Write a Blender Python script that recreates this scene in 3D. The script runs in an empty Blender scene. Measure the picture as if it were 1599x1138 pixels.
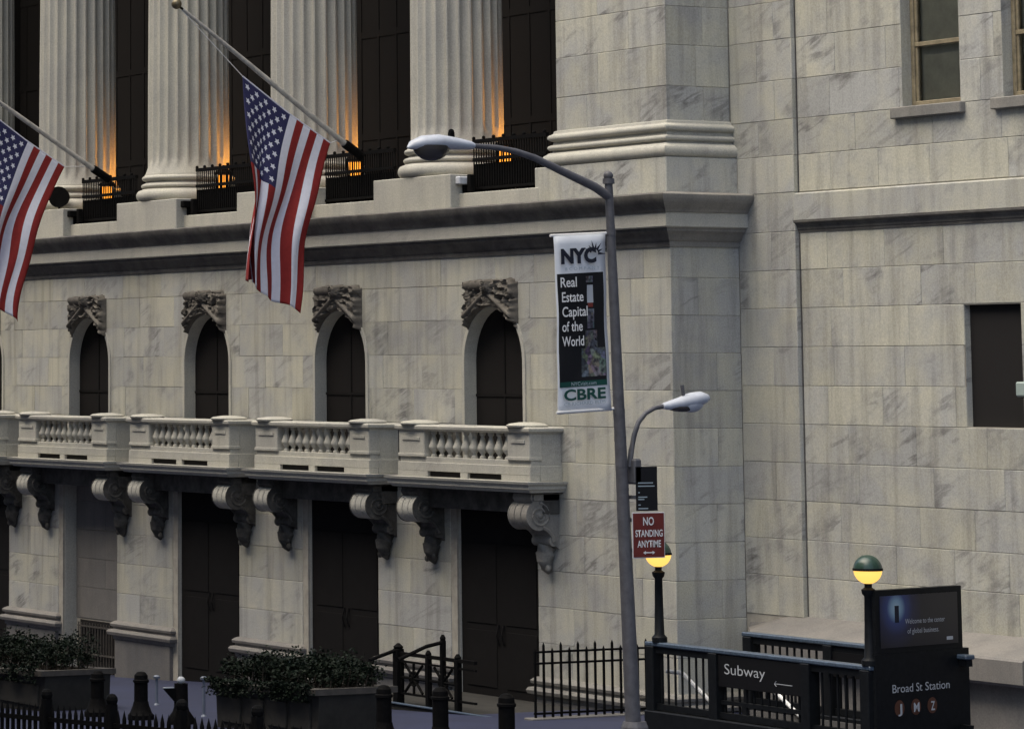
import bpy, bmesh, math, random
from mathutils import Vector, Matrix
R = math.radians
random.seed(7)
scene = bpy.context.scene
col = scene.collection

# ------------------------------------------------------------------ camera
W, H = 1599.0, 1138.0
VX, VY, HZ = 200.0, -45000.0, 580.0
VPF, VPR = -2749.0, 11500.0
hh = (VX - VPF) * (VPR - VX) / (HZ - VY)
F = math.sqrt((VX - VPF) * (VPR - VX) - hh * hh)
PX, PY = VX, HZ - hh
def _d(x, y):
    return Vector(((x - PX) / F, (y - PY) / F, 1.0)).normalized()
ex, ey, ez = -_d(VPF, HZ), _d(VPR, HZ), _d(VX, VY)
cam_d = bpy.data.cameras.new('camera'); cam = bpy.data.objects.new('camera', cam_d); col.objects.link(cam)
right = Vector((ex.x, ey.x, ez.x)); down = Vector((ex.y, ey.y, ez.y)); fwd = Vector((ex.z, ey.z, ez.z))
m3 = Matrix((right, -down, -fwd)).transposed()
cam.matrix_world = Matrix.Translation((50.0, -30.6, 5.1)) @ m3.to_4x4()
cam_d.sensor_width = 36.0; cam_d.lens = F / W * 36.0
cam_d.shift_x = (W / 2 - PX) / W; cam_d.shift_y = -(H / 2 - PY) / W
cam_d.clip_start = 0.5; cam_d.clip_end = 3000
scene.camera = cam

# ------------------------------------------------------------------ light
SUN_AZ, SUN_EL = R(192), R(62)          # azimuth clockwise from +Y
world = bpy.data.worlds.new('World'); scene.world = world; world.use_nodes = True
wn = world.node_tree.nodes; wl = world.node_tree.links
sky = wn.new('ShaderNodeTexSky'); sky.sky_type = 'NISHITA'; sky.sun_disc = False
sky.sun_elevation = SUN_EL; sky.sun_rotation = SUN_AZ
sky.air_density = 1.0; sky.dust_density = 4.0; sky.ozone_density = 1.0
wl.new(sky.outputs[0], wn['Background'].inputs[0]); wn['Background'].inputs[1].default_value = 0.10
sd = bpy.data.lights.new('sun', 'SUN'); sd.energy = 1.5; sd.angle = R(70); sd.color = (1.0, 0.94, 0.765)
sun = bpy.data.objects.new('sun', sd); col.objects.link(sun)
tosun = Vector((math.sin(SUN_AZ) * math.cos(SUN_EL), math.cos(SUN_AZ) * math.cos(SUN_EL), math.sin(SUN_EL)))
sun.rotation_euler = tosun.to_track_quat('Z', 'Y').to_euler(); sun.location = (0, -20, 40)
vs = scene.view_settings
vs.view_transform = 'Standard'; vs.look = 'None'; vs.gamma = 1.0; vs.exposure = 1.22; vs.use_curve_mapping = False
scene.cycles.max_bounces = 4

# ------------------------------------------------------------------ materials
def newmat(name):
    m = bpy.data.materials.new(name); m.use_nodes = True
    nt = m.node_tree; b = nt.nodes['Principled BSDF']
    return m, nt, nt.nodes, nt.links, b
def plain(name, c, rough=0.6, metal=0.0, spec=0.5, var=0.0, scale=6.0, bump=0.0, emit=None, estr=0.0):
    m, nt, n, l, b = newmat(name)
    b.inputs['Base Color'].default_value = (*c, 1); b.inputs['Roughness'].default_value = rough
    b.inputs['Metallic'].default_value = metal; b.inputs['Specular IOR Level'].default_value = spec
    if var > 0 or bump > 0:
        g = n.new('ShaderNodeNewGeometry'); t = n.new('ShaderNodeTexNoise')
        t.inputs['Scale'].default_value = scale; t.inputs['Detail'].default_value = 6; t.inputs['Roughness'].default_value = 0.65
        l.new(g.outputs['Position'], t.inputs['Vector'])
        if var > 0:
            cr = n.new('ShaderNodeValToRGB')
            cr.color_ramp.elements[0].position = 0.3; cr.color_ramp.elements[1].position = 0.7
            cr.color_ramp.elements[0].color = (*[x * (1 - var) for x in c], 1); cr.color_ramp.elements[1].color = (*[min(1, x * (1 + var)) for x in c], 1)
            l.new(t.outputs['Fac'], cr.inputs[0]); l.new(cr.outputs[0], b.inputs['Base Color'])
        if bump > 0:
            bp = n.new('ShaderNodeBump'); bp.inputs['Strength'].default_value = bump; bp.inputs['Distance'].default_value = 0.02
            l.new(t.outputs['Fac'], bp.inputs['Height']); l.new(bp.outputs[0], b.inputs['Normal'])
    if emit:
        b.inputs['Emission Color'].default_value = (*emit, 1); b.inputs['Emission Strength'].default_value = estr
    return m
def marble(name, ca, cb, vein=0.55, blockvar=0.12, streak=0.5, soot_shade=0.0, soot_shade_col=(0.05, 0.045, 0.045), soot_shade_scale=1.6):
    """veined grey/cream marble, every block with its own tone and vein offset; rain streaks"""
    m, nt, n, l, b = newmat(name)
    g = n.new('ShaderNodeNewGeometry'); oi = n.new('ShaderNodeObjectInfo')
    wn_ = n.new('ShaderNodeTexWhiteNoise'); wn_.noise_dimensions = '1D'; l.new(oi.outputs['Random'], wn_.inputs['W'])
    off = n.new('ShaderNodeVectorMath'); off.operation = 'MULTIPLY_ADD'
    off.inputs[1].default_value = (7, 7, 7); l.new(wn_.outputs['Color'], off.inputs[0]); l.new(g.outputs['Position'], off.inputs[2])
    # block tone
    mixb = n.new('ShaderNodeMix'); mixb.data_type = 'RGBA'
    mixb.inputs['A'].default_value = (*ca, 1); mixb.inputs['B'].default_value = (*cb, 1)
    cl = n.new('ShaderNodeTexNoise'); cl.inputs['Scale'].default_value = 1.3; cl.inputs['Detail'].default_value = 5; cl.inputs['Roughness'].default_value = 0.6
    l.new(off.outputs[0], cl.inputs['Vector'])
    ad = n.new('ShaderNodeMath'); ad.operation = 'MULTIPLY_ADD'; ad.inputs[1].default_value = 0.55
    rr = n.new('ShaderNodeMapRange'); rr.inputs[1].default_value = 0.34; rr.inputs[2].default_value = 0.66; rr.inputs[3].default_value = -0.25; rr.inputs[4].default_value = 0.85
    l.new(cl.outputs['Fac'], rr.inputs[0]); l.new(oi.outputs['Random'], ad.inputs[0]); l.new(rr.outputs[0], ad.inputs[2])
    ad.use_clamp = True
    l.new(ad.outputs[0], mixb.inputs['Factor'])
    # diagonal smoky veins
    mp = n.new('ShaderNodeMapping'); mp.vector_type = 'TEXTURE'; mp.inputs['Rotation'].default_value = (R(20), R(-22), 0); mp.inputs['Scale'].default_value = (3.6, 3.6, 0.6)
    l.new(off.outputs[0], mp.inputs[0])
    wv = n.new('ShaderNodeTexNoise'); wv.inputs['Scale'].default_value = 1.5; wv.inputs['Detail'].default_value = 5; wv.inputs['Roughness'].default_value = 0.6; wv.inputs['Distortion'].default_value = 0.35
    l.new(mp.outputs[0], wv.inputs['Vector'])
    vr = n.new('ShaderNodeValToRGB'); e = vr.color_ramp.elements
    e[0].position = 0.455; e[0].color = (0, 0, 0, 1); e[1].position = 0.56; e[1].color = (0, 0, 0, 1)
    x = vr.color_ramp.elements.new(0.5); x.color = (1, 1, 1, 1)
    l.new(wv.outputs['Fac'], vr.inputs[0])
    vm = n.new('ShaderNodeMath'); vm.operation = 'MULTIPLY'; vm.inputs[1].default_value = vein
    vmask = n.new('ShaderNodeMath'); vmask.operation = 'MULTIPLY'
    vm2 = n.new('ShaderNodeMapRange'); vm2.inputs[1].default_value = 0.46; vm2.inputs[2].default_value = 0.66; l.new(cl.outputs['Fac'], vm2.inputs[0])
    l.new(vr.outputs[0], vmask.inputs[0]); l.new(vm2.outputs[0], vmask.inputs[1]); l.new(vmask.outputs[0], vm.inputs[0])
    mixv = n.new('ShaderNodeMix'); mixv.data_type = 'RGBA'; mixv.inputs['B'].default_value = (ca[0] * .28, ca[1] * .28, ca[2] * .32, 1)
    l.new(vm.outputs[0], mixv.inputs['Factor']); l.new(mixb.outputs['Result'], mixv.inputs['A'])
    # rain streaks and grime, running on over the blocks
    sp = n.new('ShaderNodeMapping'); sp.inputs['Scale'].default_value = (3.2, 3.2, 0.28); l.new(g.outputs['Position'], sp.inputs[0])
    sn = n.new('ShaderNodeTexNoise'); sn.inputs['Scale'].default_value = 1.5; sn.inputs['Detail'].default_value = 5; sn.inputs['Roughness'].default_value = 0.6
    l.new(sp.outputs[0], sn.inputs['Vector'])
    sr = n.new('ShaderNodeMapRange'); sr.inputs[1].default_value = 0.48; sr.inputs[2].default_value = 0.78; sr.inputs[3].default_value = 0; sr.inputs[4].default_value = streak
    l.new(sn.outputs['Fac'], sr.inputs[0])
    mixs = n.new('ShaderNodeMix'); mixs.data_type = 'RGBA'; mixs.inputs['B'].default_value = (0.10, 0.09, 0.085, 1)
    l.new(sr.outputs[0], mixs.inputs['Factor']); l.new(mixv.outputs['Result'], mixs.inputs['A'])
    last = mixs
    vb = n.new('ShaderNodeMath'); vb.operation = 'MULTIPLY'; vb2 = n.new('ShaderNodeMath'); vb2.operation = 'MULTIPLY_ADD'; vb2.inputs[1].default_value = 1.7; vb2.inputs[2].default_value = 0.1
    l.new(wn_.outputs['Value'], vb2.inputs[0]); l.new(vm.outputs[0], vb.inputs[0]); l.new(vb2.outputs[0], vb.inputs[1]); l.new(vb.outputs[0], mixv.inputs['Factor'])
    # fine grain
    gn = n.new('ShaderNodeTexNoise'); gn.inputs['Scale'].default_value = 46; gn.inputs['Detail'].default_value = 3; gn.inputs['Roughness'].default_value = 0.75
    l.new(g.outputs['Position'], gn.inputs['Vector'])
    gr = n.new('ShaderNodeMapRange'); gr.inputs[1].default_value = 0.3; gr.inputs[2].default_value = 0.7; gr.inputs[3].default_value = 0.80; gr.inputs[4].default_value = 1.17
    l.new(gn.outputs['Fac'], gr.inputs[0])
    # per block brightness
    br = n.new('ShaderNodeMapRange'); br.inputs[3].default_value = 1 - blockvar; br.inputs[4].default_value = 1 + blockvar * 0.6
    wn2 = n.new('ShaderNodeTexWhiteNoise'); wn2.noise_dimensions = '1D'
    sh = n.new('ShaderNodeMath'); sh.operation = 'ADD'; sh.inputs[1].default_value = 3.7; l.new(oi.outputs['Random'], sh.inputs[0]); l.new(sh.outputs[0], wn2.inputs['W'])
    l.new(wn2.outputs['Value'], br.inputs[0])
    mu = n.new('ShaderNodeMath'); mu.operation = 'MULTIPLY'; l.new(gr.outputs[0], mu.inputs[0]); l.new(br.outputs[0], mu.inputs[1])
    vs_ = n.new('ShaderNodeVectorMath'); vs_.operation = 'SCALE'; l.new(last.outputs['Result'], vs_.inputs[0]); l.new(mu.outputs[0], vs_.inputs['Scale'])
    out = vs_.outputs[0]
    if soot_shade > 0:
        s2 = n.new('ShaderNodeTexNoise'); s2.inputs['Scale'].default_value = soot_shade_scale; s2.inputs['Detail'].default_value = 4; s2.inputs['Roughness'].default_value = 0.7
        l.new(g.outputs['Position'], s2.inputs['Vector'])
        m2 = n.new('ShaderNodeMapRange'); m2.inputs[1].default_value = 0.25; m2.inputs[2].default_value = 0.65; m2.inputs[3].default_value = soot_shade * 0.75; m2.inputs[4].default_value = soot_shade
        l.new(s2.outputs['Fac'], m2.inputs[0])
        mm = n.new('ShaderNodeMix'); mm.data_type = 'RGBA'; mm.inputs['B'].default_value = (*soot_shade_col, 1)
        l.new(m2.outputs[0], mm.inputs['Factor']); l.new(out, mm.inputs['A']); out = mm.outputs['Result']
    l.new(out, b.inputs['Base Color'])
    b.inputs['Roughness'].default_value = 0.72; b.inputs['Specular IOR Level'].default_value = 0.3
    bp = n.new('ShaderNodeBump'); bp.inputs['Strength'].default_value = 0.25; bp.inputs['Distance'].default_value = 0.01
    l.new(gn.outputs['Fac'], bp.inputs['Height']); l.new(bp.outputs[0], b.inputs['Normal'])
    return m
M = {}
CA, CB = (0.48, 0.462, 0.375), (0.385, 0.384, 0.365)
M['marble'] = marble('marble', CA, CB)
M['trim'] = marble('trim_marble', (0.475, 0.458, 0.39), (0.415, 0.403, 0.36), vein=0.12, blockvar=0.05, streak=0.2)
M['shaft'] = marble('shaft_marble', (0.475, 0.458, 0.39), (0.415, 0.403, 0.36), vein=0.1, blockvar=0.04, streak=0.3)
M['sooty_shaded'] = marble('sooty_shaded_marble', CA, CB, soot_shade=0.95, soot_shade_scale=3.0)  # grime; also carries painted shade on the front cornice mouldings
M['carved'] = marble('carved_marble', (0.44, 0.40, 0.33), (0.34, 0.31, 0.27), vein=0.0, blockvar=0.06, streak=0.3, soot_shade=0.85, soot_shade_col=(0.035, 0.03, 0.026), soot_shade_scale=9.0)
M['console_dark'] = marble('sooty_shaded_console_marble', (0.44, 0.415, 0.36), (0.34, 0.33, 0.30), vein=0.0, blockvar=0.1, streak=0.35, soot_shade=0.95, soot_shade_col=(0.022, 0.02, 0.019), soot_shade_scale=4.0)  # dark grime plus painted shade for consoles and balcony undersides
M['console'] = marble('console_marble', (0.44, 0.415, 0.36), (0.34, 0.33, 0.30), vein=0.0, blockvar=0.1, streak=0.35, soot_shade=0.5, soot_shade_scale=4.0)
M['granite'] = marble('granite_base', (0.17, 0.16, 0.15), (0.13, 0.128, 0.128), vein=0.05, blockvar=0.1, streak=0.4)
M['ledge'] = marble('ledge_granite', (0.23, 0.215, 0.195), (0.175, 0.167, 0.158), vein=0.0, blockvar=0.06, streak=0.35)
M['joint'] = plain('joint_mortar', (0.36, 0.335, 0.285), 0.9, var=0.25, scale=4)
M['dark_inside'] = plain('dark_interior', (0.021, 0.0195, 0.019), 0.9, spec=0.1)
M['glass_dark'] = plain('dark_glass', (0.019, 0.0175, 0.017), 0.6, spec=0.03)
M['bronze'] = plain('dark_bronze', (0.015, 0.014, 0.0138), 0.7, spec=0.03, var=0.08)
M['iron'] = plain('black_iron', (0.006, 0.0057, 0.0057), 0.7, spec=0.05, var=0.3, scale=20)
M['subpaint'] = plain('subway_paint', (0.008, 0.009, 0.0105), 0.5, spec=0.12, var=0.3, scale=14)
M['subpaint_flat'] = plain('subway_sign_black', (0.008, 0.008, 0.009), 0.6, spec=0.12)
M['railtop'] = plain('blue_rail', (0.06, 0.085, 0.12), 0.35, spec=0.6, var=0.5, scale=30)  # bluer, lighter tone for rail tops and the stoop nosing
M['steel'] = plain('bright_steel', (0.85, 0.85, 0.84), 0.35, metal=0.15, var=0.1, scale=40)
M['galv'] = plain('grey_lamp_paint', (0.095, 0.092, 0.098), 0.5, spec=0.4, var=0.25, scale=9)
M['lamp_white'] = plain('lamp_housing_grey', (0.52, 0.54, 0.58), 0.4, var=0.12, scale=8)
M['lamp_lens'] = plain('lamp_lens_dark', (0.05, 0.045, 0.04), 0.2, spec=0.6)
M['white'] = plain('banner_white', (0.72, 0.73, 0.74), 0.7, var=0.05, scale=5)
M['black_print'] = plain('banner_black', (0.013, 0.013, 0.014), 0.7, spec=0.2)
M['ink'] = plain('ink_navy', (0.018, 0.02, 0.03), 0.7, spec=0.2)
M['green_ink'] = plain('ink_green', (0.015, 0.07, 0.055), 0.7, spec=0.2)
M['grey_ink'] = plain('ink_grey', (0.36, 0.42, 0.44), 0.7)
M['red_sign'] = plain('sign_red', (0.155, 0.024, 0.017), 0.5, var=0.12, scale=8)
M['white_paint'] = plain('white_paint', (0.78, 0.76, 0.72), 0.6)
M['pale_text'] = plain('faded_white_print', (0.42, 0.44, 0.46), 0.6)
M['wood'] = plain('old_tan_paint', (0.23, 0.19, 0.12), 0.6, var=0.35, scale=10)
M['blind'] = plain('drab_blind', (0.36, 0.355, 0.27), 0.8, var=0.15, scale=5)
M['pole'] = plain('flag_pole_paint', (0.42, 0.40, 0.36), 0.4, var=0.3, scale=8)
M['ball'] = plain('dull_gilt', (0.16, 0.13, 0.08), 0.4, metal=0.4)
M['leaf'] = plain('leaf_green', (0.0058, 0.011, 0.0055), 0.65, spec=0.15, var=0.6, scale=9)
M['stem'] = plain('stem_brown', (0.03, 0.022, 0.015), 0.8)
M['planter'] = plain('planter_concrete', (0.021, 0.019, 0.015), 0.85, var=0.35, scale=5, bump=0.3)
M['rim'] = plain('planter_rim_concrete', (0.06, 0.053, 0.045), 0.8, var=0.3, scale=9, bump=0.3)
M['soil'] = plain('soil', (0.02, 0.016, 0.012), 0.95)
M['green_glass'] = plain('green_globe', (0.028, 0.058, 0.042), 0.3, var=0.3, scale=30)
M['globe_lit'] = plain('lit_globe', (0.40, 0.30, 0.12), 0.4, emit=(1.0, 0.55, 0.11), estr=0.6)
M['lantern_lit'] = plain('lit_lantern', (0.9, 0.6, 0.25), 0.4, emit=(1.0, 0.33, 0.025), estr=0.95)
M['brown_disc'] = plain('brown_line_disc', (0.085, 0.03, 0.015), 0.6)
M['pale_box'] = plain('pale_box', (0.30, 0.36, 0.33), 0.5, var=0.08)
M['blue_post'] = plain('pale_post', (0.13, 0.15, 0.19), 0.5, var=0.2)
M['flag_red'] = plain('flag_red', (0.25, 0.026, 0.024), 0.8, spec=0.2, var=0.12, scale=12)
M['flag_white'] = plain('flag_white', (0.72, 0.72, 0.79), 0.8, spec=0.2, var=0.06, scale=12)
for k in ('flag_red', 'flag_white'):
    nt = M[k].node_tree; b = nt.nodes['Principled BSDF']
    b.inputs['Subsurface Weight'].default_value = 0.0

def paving_mat(name, c, jx, jy):
    m, nt, n, l, b = newmat(name)
    g = n.new('ShaderNodeNewGeometry')
    bt = n.new('ShaderNodeTexBrick'); bt.offset = 0.5
    bt.inputs['Color1'].default_value = (*c, 1); bt.inputs['Color2'].default_value = (*[x * 0.82 for x in c], 1); bt.inputs['Mortar'].default_value = (*[x * 0.45 for x in c], 1)
    bt.inputs['Scale'].default_value = 1.0; bt.inputs['Mortar Size'].default_value = 0.012; bt.inputs['Brick Width'].default_value = jx; bt.inputs['Row Height'].default_value = jy
    l.new(g.outputs['Position'], bt.inputs['Vector'])
    t = n.new('ShaderNodeTexNoise'); t.inputs['Scale'].default_value = 2.5; t.inputs['Detail'].default_value = 7
    l.new(g.outputs['Position'], t.inputs['Vector'])
    mr = n.new('ShaderNodeMapRange'); mr.inputs[3].default_value = 0.7; mr.inputs[4].default_value = 1.25; l.new(t.outputs['Fac'], mr.inputs[0])
    v = n.new('ShaderNodeVectorMath'); v.operation = 'SCALE'; l.new(bt.outputs['Color'], v.inputs[0]); l.new(mr.outputs[0], v.inputs['Scale'])
    l.new(v.outputs[0], b.inputs['Base Color']); b.inputs['Roughness'].default_value = 0.65
    return m
M['sidewalk'] = paving_mat('bluestone_paving', (0.018, 0.0235, 0.062), 1.5, 1.5)
M['road'] = paving_mat('cobbled_road', (0.04, 0.04, 0.045), 0.25, 0.14)

def canton_mat():
    m, nt, n, l, b = newmat('flag_canton')
    uv = n.new('ShaderNodeUVMap'); uv.uv_map = 'UVMap'
    se = n.new('ShaderNodeSeparateXYZ'); l.new(uv.outputs[0], se.inputs[0])
    def ma(op, a, bb=None, c=None):
        x = n.new('ShaderNodeMath'); x.operation = op
        for i, q in enumerate((a, bb, c)):
            if q is None: continue
            if isinstance(q, (int, float)): x.inputs[i].default_value = q
            else: l.new(q, x.inputs[i])
        return x.outputs[0]
    a = ma('MULTIPLY', se.outputs[0], 10.0); c = ma('MULTIPLY', se.outputs[1], 12.0)
    ra, rc = ma('ROUND', a), ma('ROUND', c)
    da = ma('MULTIPLY', ma('SUBTRACT', a, ra), 0.0538); dc = ma('MULTIPLY', ma('SUBTRACT', c, rc), 0.0633)
    r = ma('SQRT', ma('ADD', ma('MULTIPLY', da, da), ma('MULTIPLY', dc, dc)))
    th = ma('ARCTAN2', dc, da)
    mth = ma('PINGPONG', ma('ADD', th, 2 * math.pi), math.pi / 5)
    RO, RI = 0.031, 0.031 * 0.5
    den = ma('ADD', ma('MULTIPLY', ma('SINE', ma('SUBTRACT', math.pi / 5, mth)), RI), ma('MULTIPLY', ma('SINE', mth), RO))
    lim = ma('DIVIDE', RO * RI * math.sin(math.pi / 5), den)
    star = ma('LESS_THAN', r, lim)
    par = ma('LESS_THAN', ma('MODULO', ma('ADD', ra, rc), 2.0), 0.5)
    rng = ma('MULTIPLY', ma('MULTIPLY', ma('GREATER_THAN', ra, 0.5), ma('LESS_THAN', ra, 9.5)), ma('MULTIPLY', ma('GREATER_THAN', rc, 0.5), ma('LESS_THAN', rc, 11.5)))
    fac = ma('MULTIPLY', ma('MULTIPLY', star, par), rng)
    mx = n.new('ShaderNodeMix'); mx.data_type = 'RGBA'; mx.inputs['A'].default_value = (0.022, 0.022, 0.085, 1); mx.inputs['B'].default_value = (0.72, 0.72, 0.78, 1)
    l.new(fac, mx.inputs['Factor']); l.new(mx.outputs['Result'], b.inputs['Base Color']); b.inputs['Roughness'].default_value = 0.8
    return m
M['canton'] = canton_mat()

def collage_mat():
    m, nt, n, l, b = newmat('banner_photo_print')
    g = n.new('ShaderNodeNewGeometry'); mp = n.new('ShaderNodeMapping'); mp.inputs['Scale'].default_value = (1, 9, 7); l.new(g.outputs['Position'], mp.inputs[0])
    v = n.new('ShaderNodeTexVoronoi'); v.inputs['Scale'].default_value = 1.6; l.new(mp.outputs[0], v.inputs['Vector'])
    t = n.new('ShaderNodeTexNoise'); t.inputs['Scale'].default_value = 22; t.inputs['Detail'].default_value = 4; l.new(g.outputs['Position'], t.inputs['Vector'])
    hs = n.new('ShaderNodeHueSaturation'); hs.inputs['Saturation'].default_value = 0.45; hs.inputs['Value'].default_value = 0.26; l.new(v.outputs['Color'], hs.inputs['Color'])
    mr = n.new('ShaderNodeMapRange'); mr.inputs[1].default_value = 0.35; mr.inputs[2].default_value = 0.65; l.new(t.outputs['Fac'], mr.inputs[0])
    mx = n.new('ShaderNodeMix'); mx.data_type = 'RGBA'; mx.inputs['A'].default_value = (0.02, 0.02, 0.025, 1)
    l.new(mr.outputs[0], mx.inputs['Factor']); l.new(hs.outputs[0], mx.inputs['B']); l.new(mx.outputs['Result'], b.inputs['Base Color']); b.inputs['Roughness'].default_value = 0.7
    return m
M['collage'] = collage_mat()
def poster_mat(c0, d):
    """printed poster: pale blue doorway picture fading into navy; c0 = its centre in world space"""
    m, nt, n, l, b = newmat('poster_print')
    g = n.new('ShaderNodeNewGeometry'); s = n.new('ShaderNodeVectorMath'); s.operation = 'SUBTRACT'; s.inputs[1].default_value = c0
    l.new(g.outputs['Position'], s.inputs[0])
    ln = n.new('ShaderNodeVectorMath'); ln.operation = 'LENGTH'; l.new(s.outputs[0], ln.inputs[0])
    cr = n.new('ShaderNodeValToRGB'); e = cr.color_ramp.elements
    e[0].position = 0.0; e[0].color = (0.38, 0.5, 0.55, 1); e[1].position = 1.0; e[1].color = (0.012, 0.012, 0.018, 1)
    x = e.new(0.2); x.color = (0.2, 0.32, 0.42, 1); x = e.new(0.36); x.color = (0.03, 0.05, 0.16, 1); x = e.new(0.65); x.color = (0.015, 0.018, 0.05, 1)
    dv = n.new('ShaderNodeMath'); dv.operation = 'DIVIDE'; dv.inputs[1].default_value = d; l.new(ln.outputs['Value'], dv.inputs[0])
    l.new(dv.outputs[0], cr.inputs[0]); l.new(cr.outputs[0], b.inputs['Base Color']); b.inputs['Roughness'].default_value = 0.35
    return m

def glass_mat():
    m, nt, n, l, b = newmat('window_glass')
    out = n['Material Output']; n.remove(b)
    tr = n.new('ShaderNodeBsdfTransparent'); gl = n.new('ShaderNodeBsdfGlossy'); gl.inputs['Roughness'].default_value = 0.06
    fr = n.new('ShaderNodeFresnel'); fr.inputs['IOR'].default_value = 1.35
    mx = n.new('ShaderNodeMixShader'); l.new(fr.outputs[0], mx.inputs[0]); l.new(tr.outputs[0], mx.inputs[1]); l.new(gl.outputs[0], mx.inputs[2])
    l.new(mx.outputs[0], out.inputs['Surface'])
    return m
M['glass'] = glass_mat()

# ------------------------------------------------------------------ builders
WL = {}
def link(o, parent=None, loc=(0, 0, 0)):
    col.objects.link(o); o.location = loc
    if parent is not None:
        o.parent = parent; o.matrix_parent_inverse = Matrix.Translation(-WL[parent.name])
    WL[o.name] = Vector(loc)
    return o
def thing(name, label, cat, loc=(0, 0, 0), group=None):
    o = bpy.data.objects.new(name, None); o.empty_display_size = 0.3; link(o, None, loc)
    return tag(o, label, cat, group)
def tag(o, label, cat, group=None):
    o['label'] = label; o['category'] = cat
    if group: o['group'] = group
    return o
def dup(o, off, parent=None):
    """copy of an object and its children, moved by off"""
    c = o.copy(); col.objects.link(c)
    if parent is not None:
        inv = o.matrix_parent_inverse.copy(); c.parent = parent; c.matrix_parent_inverse = inv
    if o.parent is None or parent is o.parent:
        c.location = Vector(o.location) + Vector(off); WL[c.name] = WL[o.name] + Vector(off)
    for ch in o.children:
        dup(ch, off, c)
    return c

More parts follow.
